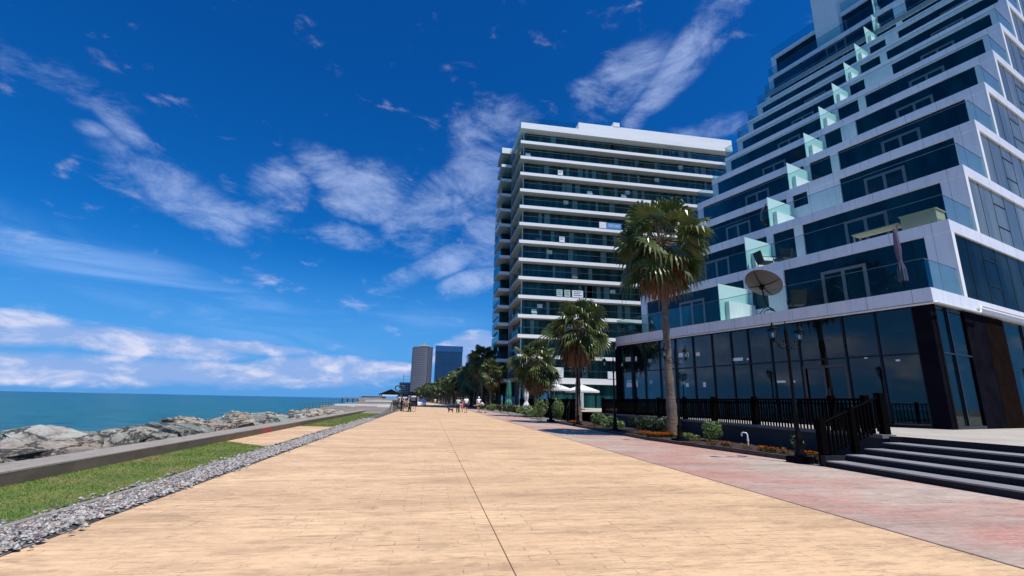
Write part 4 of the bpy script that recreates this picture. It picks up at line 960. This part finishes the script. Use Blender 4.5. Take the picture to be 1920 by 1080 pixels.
# ------------------------------------------------------------------ far towers
def far_tower(name, label, x, y, w_, d_, h_, wallm, glassm, floors, vert=0, extra=None):
    t = thing(name, label, 'building', (x, y, 0))
    MB().box(0, w_, 0, d_, 0, h_).build('wall', glassm, t)
    g = MB()
    for i in range(floors): z = h_*(i+1)/floors; g.box(-.25, w_+.25, -.3, d_+.3, z-h_/floors*.28, z)
    g.build('floor_bands', wallm, t)
    if vert:
        g = MB()
        for i in range(vert+1): xx = w_*i/vert; g.box(xx-.4, xx+.4, -.8, -.302, 0, h_)
        g.build('vertical_fins', wallm, t)
    if extra: extra(t)
    return t
def grey_extra(t):
    g = MB(); g.prism([(9+5*cos(a)*2.2, -1.0-1.6*sin(a)) for a in [pi*i/8 for i in range(9)]], 0, 74.5); g.build('curved_bay', pm('curved_grey', (.10, .115, .16), (.16, .17, .21), .3, .5, sc=(.3, .3, 6)), t)
    g = MB()
    for i in range(23): z = 3.2*(i+1); g.prism([(9+5.1*cos(a)*2.2, -1.0-1.9*sin(a)) for a in [pi*q/8 for q in range(9)]], z-.9, z)
    g.build('bay_floor_bands', 'scaffold', t)
    g = MB(); g.box(8, 22, 2, 12, 77.0, 79); g.box(14, 15, 5, 6, 79, 82); g.build('roof_plant', 'soffit', t)
far_tower('grey_tower', 'tall grey curved tower far down the promenade, left of the blue one', -26, 700, 27, 30, 76, 'scaffold', pm('grey_glass', (.07, .09, .13), (.11, .13, .18), .2, .4), 24, 5, grey_extra)
far_tower('blue_tower', 'blue glass box tower far down the promenade', 5.5, 700, 39, 30, 78.4, pm('far_band', (.02, .07, .15), (.015, .05, .11), .1, .4), 'farglass', 26, 0, lambda t: MB().box(-.4, 39.4, -.5, 30.4, 70, 78.6).build('top_band', pm('far_blue', (.014, .09, .24), (.012, .075, .20), .1, .4), t))
far_tower('unfinished_tower', 'low grey unfinished block far left of the grey tower', -44, 720, 20, 20, 25, 'scaffold', pm('pale_far', (.35, .38, .42), (.28, .31, .36), .2, .7), 9, 6, lambda t: (MB().tube([(5, 5, 25), (5, 5, 38)], .25, 4).box(1, 14, 4.9, 5.1, 34, 34.4).build('crane', 'frame', t)))
far_tower('brown_block', 'small dark block right of the blue tower', 44.8, 720, 12, 20, 49, 'scaffold', pm('brown_far', (.14, .10, .09), (.10, .08, .08), .2, .7), 14, 0)

# ------------------------------------------------------------------ beach bar, heart, kiosk, pier
bt = thing('stepped_deck', 'stepped pale concrete deck beyond the far grass', 'deck', (-8.5, 47, 0))
for i in range(5): MB().box(-3.2+.15*i, 4.1-.0*i, 2.2*i, 2.2*i+2.18, -.4, .06+.09*i).build('tier', 'concrete', bt)
MB().box(2.6, 4.2, 11.2, 13, -.3, .7).build('low_block', 'white', bt)
b2 = thing('deck_wall', 'low pale slatted wall of the beach bar deck', 'wall', (-12, 62, 0))
for i in range(6): MB().box(.9*i-1, 7.2-.2*i, 3.2*i, 3.2*i+2.2, .05, .42+.17*i).build('wall_section', ['concrete', 'white', 'beige'][i % 3], b2)
def pavilion(label, x, y, w_, d_, eave, apex, wallm):
    t = thing('beach_pavilion', label, 'pavilion', (x, y, 0), 0, 'black-roofed beach pavilions')
    for sx in (-1, 1):
        for sy in (-1, 1): MB().box(sx*w_*.44-.06, sx*w_*.44+.06, sy*d_*.44-.06, sy*d_*.44+.06, 0, eave).build('post', 'white', t)
    g = MB(); a, b = w_/2, d_/2; g.add([(-a, -b, eave), (a, -b, eave), (a, b, eave), (-a, b, eave), (0, 0, apex)], [(0, 1, 4), (1, 2, 4), (2, 3, 4), (3, 0, 4), (3, 2, 1, 0)]); g.build('roof', 'black', t)
    MB().box(-a*.62, a*.62, -b-.02, -b+.03, eave-.28, eave-.02).build('fascia', 'white', t)
    MB().box(-a*.85, a*.85, -b*.6, b*.85, 0, 1.15).build('bar_counter', wallm, t); return t
pavilion('black-roofed beach pavilion left of the heart sculpture', -6.9, 90, 4.2, 4.2, 2.1, 3.1, 'beige')
pavilion('black-roofed kiosk canopy on the promenade edge', -3.4, 97, 2.9, 3, 2.05, 2.9, 'navy')
pavilion('small black canopy between the two larger ones', -4.9, 94, 2.6, 2.6, 1.8, 2.5, 'concrete')
hr = thing('heart_sculpture', 'dark heart-shaped ring sculpture on a post by the beach bar', 'sculpture', (-6.0, 100, 0))
pts = [(.055*16*sin(t)**3, 0, 3.35+.055*(13*cos(t)-5*cos(2*t)-2*cos(3*t)-cos(4*t))) for t in [2*pi*i/40 for i in range(41)]]
MB().tube(pts, .11, 8, cap=False).build('heart_ring', plain('teal_metal', (.03, .10, .12), .4), hr); MB().tube([(0, 0, 0), (0, 0, 2.5)], .08, 8).build('post', 'black', hr); MB().lathe([(0, 3.2), (.35, 3.3), (0, 3.4)], n=12).build('centre_disc', 'paper', hr)
dr = thing('deck_railing', 'thin grey railing along the sea side of the stepped deck', 'railing', (-11.8, 48, .3))
for i in range(14): MB().box(-.03, .03, 1.6*i-.03, 1.6*i+.03, -.5, .45+.02*i).build('post', 'frame', dr)
MB().tube([(0, 0, .45), (0, 20.8, .71)], .02, 6).build('handrail', 'frame', dr)
dr2 = thing('deck_railing', 'thin dark railing beside the promenade in front of the beach bar', 'railing', (-4.3, 58, 0))
for i in range(12): MB().box(-.04, .04, 2.2*i-.04, 2.2*i+.04, -.1, .95).build('post', 'black', dr2)
MB().tube([(0, 0, .95), (0, 24.2, .95)], .03, 6).build('handrail', 'darkfab', dr2); MB().tube([(0, 0, .5), (0, 24.2, .5)], .02, 6).build('lower_rail', 'pipe', dr2)
bw = thing('boardwalk_wall', 'pale curved parapet of the beach bar', 'wall', (-11, 80, 0))
MB().box(0, 3.5, 0, .3, 0, 1.2).build('panel', 'beige', bw); MB().box(-.1, 3.6, -.05, .35, 1.202, 1.3).build('coping', 'white', bw); MB().box(-.4, 3.2, 3, 3.3, 0, 1.6).build('panel', 'concrete', bw)
# small white cart / car
cr = thing('parked_car', 'small white car parked beside the kiosk far down the promenade', 'car', (-1.5, 96.5, 0), .1)
g = MB(); sec = [(-1.9, .3, .75), (-1.7, .25, .85), (-1.0, .22, .92), (-.5, .22, 1.42), (.6, .22, 1.45), (1.3, .22, 1.0), (1.9, .25, .85), (2.0, .3, .6)]
vs = []
for x, z0, z1 in sec: w_ = .82 if z1 < 1.2 else .7; vs += [(-.82, x, z0), (.82, x, z0), (w_, x, z1), (-w_, x, z1)]
g.add(vs, [(4*i+a, 4*i+(a+1) % 4, 4*i+4+(a+1) % 4, 4*i+4+a) for i in range(len(sec)-1) for a in range(4)]+[(3, 2, 1, 0), (28, 29, 30, 31)]); g.build('body', 'white', cr)
g = MB(); g.add([(-.66, -.93, .96), (.66, -.93, .96), (.62, -.54, 1.36), (-.62, -.54, 1.36)], [(0, 1, 2, 3)]); g.build('rear_window', 'hotelglass', cr)
for sx in (-1, 1):
    for yy_ in (-1.2, 1.25): MB().tube([(sx*.86, yy_, .31), (sx*.66, yy_, .31)], .31, 16).build('wheel', 'tyre', cr)
pi_ = thing('pier', 'long low dark pier standing in the sea far left of the beach bar', 'pier', (-52, 300, -1.3))
MB().box(0, 26, 0, 3, 2.4, 3.0).build('deck', 'concrete', pi_); MB().box(12, 26, .5, 2.5, 3.0, 3.9).build('shelter', 'darkfab', pi_)
for i in range(9): MB().tube([(1+3*i, 1.5, -1), (1+3*i, 1.5, 2.4)], .25, 6).build('pile', 'black', pi_)

# ------------------------------------------------------------------ people
def skin_mesh(name, J, E_, rad, mat, sub=2):
    me = bpy.data.meshes.new(name); me.from_pydata([tuple(p) for p in J], E_, []); o = bpy.data.objects.new(name, me); C.objects.link(o)
    sk = o.modifiers.new('s', 'SKIN'); sk.use_smooth_shade = True
    for i, r in enumerate(rad): me.skin_vertices[0].data[i].radius = (r, r) if not isinstance(r, tuple) else r
    me.skin_vertices[0].data[0].use_root = True
    sb = o.modifiers.new('d', 'SUBSURF'); sb.levels = 1; sb.render_levels = 1
    dg = bpy.context.evaluated_depsgraph_get(); m2 = bpy.data.meshes.new_from_object(o.evaluated_get(dg)); bpy.data.objects.remove(o)
    m2.materials.clear(); m2.materials.append(MT[mat]); m2.name = name
    for p in m2.polygons: p.use_smooth = True
    return m2
def child(name, me, parent):
    o = bpy.data.objects.new(name, me); C.objects.link(o); o.parent = parent; return o
def person(label, loc, rot, hgt=1.72, top='tshirt', bottom='blackcloth', stride=.25, armL=(0, .05), armR=(0, .05), bend=0, shorts=True, dress=False, hair='hair'):
    s = hgt/1.72; t = thing('person', label, 'person', loc, rot)
    hp = Vector((0, 0, .92)); b = bend
    def up_(h, fwd=0): return hp+Vector((0, -sin(b)*(h-.92)-fwd, cos(b)*(h-.92)))
    neck = up_(1.42); head = up_(1.60, .02); ch = up_(1.28)
    lh, rh = Vector((-.10, 0, .88)), Vector((.10, 0, .88))
    lk, rk = Vector((-.11, -stride*.55, .49)), Vector((.11, stride*.25, .50)); la, ra = Vector((-.11, -stride, .08)), Vector((.11, stride*1.0, .10))
    lt, rt_ = la+Vector((0, -.17, -.05)), ra+Vector((0, -.16, -.06))
    sl, sr_ = up_(1.38)+Vector((-.18, 0, 0)), up_(1.38)+Vector((.18, 0, 0))
    el, er = sl+Vector((-.06-armL[0]*.2, -armL[1], -.28+armL[0]*.15)), sr_+Vector((.06+armR[0]*.2, -armR[1], -.28+armR[0]*.15))
    wl, wr = el+Vector((-armL[0]*.25, -.08-armL[1], -.23+armL[0]*.2)), er+Vector((armR[0]*.25, -.08-armR[1], -.23+armR[0]*.2))
    J = [hp, up_(1.12), ch, neck, head, lh, lk, la, lt, rh, rk, ra, rt_, sl, el, wl, sr_, er, wr]; ed = [(0, 1), (1, 2), (2, 3), (3, 4), (0, 5), (5, 6), (6, 7), (7, 8), (0, 9), (9, 10), (10, 11), (11, 12), (2, 13), (13, 14), (14, 15), (2, 16), (16, 17), (17, 18)]
    rad = [(.15, .11), (.13, .10), (.15, .11), .055, .10, .09, .06, .04, .035, .09, .06, .04, .035, .065, .042, .032, .065, .042, .032]
    k = len(J)
    for w0, sg, e0 in ((15, -1, el), (18, 1, er)):      # hands with five short fingers
        d = (J[w0]-e0).normalized(); pal = J[w0]+d*.06; J.append(pal); rad.append(.03); ed.append((w0, len(J)-1)); pi0 = len(J)-1
        for q in range(4): J.append(pal+d*(.075+(.01 if q in (1, 2) else 0))+Vector((0, (q-1.5)*.02, 0))); rad.append(.009); ed.append((pi0, len(J)-1))
        J.append(pal+d*.02+Vector((0, -.05, 0))); rad.append(.010); ed.append((pi0, len(J)-1))
    J = [p*s for p in J]; rad = [tuple(v*s for v in r) if isinstance(r, tuple) else r*s for r in rad]
    child('body', skin_mesh('body', J, ed, rad, 'skin'), t)
    hd = head*s
    g = MB(); g.lathe([(0, .135), (.06, .12), (.10, .06), (.112, -.01), (.10, -.07)], (hd.x, hd.y+.02, hd.z+.01), 12); g.build('hair', hair, t)
    Jt = [up_(.90), up_(1.12), up_(1.30), up_(1.42), sl, (sl+el)/2-Vector((0, 0, .03)), sr_, (sr_+er)/2-Vector((0, 0, .03))]
    child('shirt', skin_mesh('shirt', [p*s for p in Jt], [(0, 1), (1, 2), (2, 3), (2, 4), (4, 5), (2, 6), (6, 7)], [(.19*s, .15*s), (.165*s, .13*s), (.18*s, .135*s), .075*s, .09*s, .065*s, .09*s, .065*s], top), t)
    if dress: Jb = [up_(.98), Vector((0, 0, .5))]; child('skirt', skin_mesh('skirt', [p*s for p in Jb], [(0, 1)], [.19*s, .27*s], bottom), t)
    else:
        kn = .55 if shorts else .05
        Jb = [Vector((0, 0, .93)), lh, lh+(lk-lh)*(.9 if shorts else 1), rh, rh+(rk-rh)*(.9 if shorts else 1)]; eb = [(0, 1), (1, 2), (0, 3), (3, 4)]; rb = [(.165*s, .13*s), .115*s, .09*s, .115*s, .09*s]
        if not shorts: Jb += [la, ra]; eb += [(2, 5), (4, 6)]; rb += [.065*s, .065*s]
        child('trousers', skin_mesh('trousers', [p*s for p in Jb], eb, rb, bottom), t)
    for q in (la, ra): g = MB(); g.box(q.x*s-.05, q.x*s+.05, (q.y-.20)*s, (q.y+.08)*s, max(0, q.z*s-.08), q.z*s-.0); g.build('shoe', 'blackcloth', t)
    return t
person('person in a pale mint top and dark trousers walking the dog on the promenade', (3.25, 55, 0), pi, 1.70, 'mint', 'blackcloth', .2, (.9, .1), (0, .1), shorts=False)
person('person in dark clothes walking just right of the dog walker', (3.9, 59, 0), pi-.2, 1.74, 'blackcloth', 'pink', .22, (0, .1), (0, .1), shorts=False)
person('person in a white shirt and black shorts in the middle of the group', (4.2, 55.5, 0), pi, 1.85, 'tshirt', 'blackcloth', .25, (.3, .25), (.3, .25))
person('person in a white shirt, dark shorts and pale hair at the right of the group', (6.0, 59, 0), 0.1, 1.85, 'tshirt', 'navy', .2, (0, .05), (.3, .1), hair='paper')
person('person in white bending forward at the right end of the group', (6.35, 56.5, 0), -1.2, 1.55, 'tshirt', 'navy', .25, (.4, .4), (.4, .4), bend=.7)
person('person in a white shirt walking far down the promenade, left of a pair', (1.6, 128, 0), .1, 1.75, 'tshirt', 'beige', .25)
person('person in a dark shirt walking far down the promenade, right of a pair', (2.6, 129, 0), .1, 1.75, 'navy', 'beige', .25)
person('person in black standing over a bicycle, left of two cyclists', (-3.1, 57.5, 0), 1.3, 1.75, 'blackcloth', 'blackcloth', .12, (.2, .3), (.2, .3), shorts=False)
person('person in black standing over a bicycle, right of two cyclists', (-2.1, 56.0, 0), -1.6, 1.75, 'blackcloth', 'darkfab', .12, (.2, .3), (.2, .3), shorts=False)
def bike(label, loc, rot):
    t = thing('bicycle', label, 'bicycle', loc, rot, 'bicycles of the two cyclists')
    for x in (-.52, .52):
        g = MB(); g.tube([(x+.33*cos(a), 0, .34+.33*sin(a)) for a in [2*pi*i/20 for i in range(21)]], .02, 6, cap=False)
        for i in range(6): a = pi*i/6; g.tube([(x+.31*cos(a), 0, .34+.31*sin(a)), (x-.31*cos(a), 0, .34-.31*sin(a))], .003, 3)
        g.build('wheel', 'tyre', t)
    g = MB()
    for a, b in (((-.52, .34), (-.1, .32)), ((-.1, .32), (-.2, .82)), ((-.52, .34), (-.18, .72)), ((-.18, .72), (.36, .76)), ((-.1, .32), (.38, .68)), ((.52, .34), (.34, .95))): g.tube([(a[0], 0, a[1]), (b[0], 0, b[1])], .017, 6)
    g.build('frame', 'black', t); MB().box(-.32, -.08, -.06, .06, .82, .87).build('saddle', 'black', t); MB().tube([(.30, -.26, .99), (.36, -.1, .95), (.36, .1, .95), (.30, .26, .99)], .013, 6).build('handlebar', 'frame', t); return t
bike('bicycle held by the left cyclist by the kerb', (-3.1, 57.2, 0), .3); bike('bicycle held by the right cyclist on the promenade', (-2.1, 55.8, 0), -.6)
# dog
dg_ = thing('dog', 'small reddish brown dog walking on a lead left of the group', 'dog', (2.45, 55.3, 0), 2.6)
J = [(-.22, 0, .36), (0, 0, .35), (.2, 0, .38), (.32, 0, .50), (.42, 0, .52), (.5, 0, .50), (-.24, .07, .2), (-.28, .07, .13), (-.24, .07, .02), (-.24, -.07, .2), (-.30, -.07, .13), (-.26, -.07, .02), (.2, .07, .2), (.2, .07, .02), (.2, -.07, .2), (.24, -.07, .02), (-.34, 0, .46), (-.40, 0, .56)]
ed = [(0, 1), (1, 2), (2, 3), (3, 4), (4, 5), (0, 6), (6, 7), (7, 8), (0, 9), (9, 10), (10, 11), (2, 12), (12, 13), (2, 14), (14, 15), (0, 16), (16, 17)]
child('body', skin_mesh('body', [Vector(p) for p in J], ed, [.10, .09, .12, .07, .065, .03, .05, .03, .02, .05, .03, .02, .045, .022, .045, .022, .025, .015], 'dogfur'), dg_)
g = MB()
for sy in (-1, 1): g.add([(.36, sy*.05, .56), (.42, sy*.06, .56), (.38, sy*.075, .66), (.37, sy*.04, .57)], [(0, 1, 2), (1, 3, 2), (3, 0, 2)])
g.build('ears', 'dogfur', dg_)
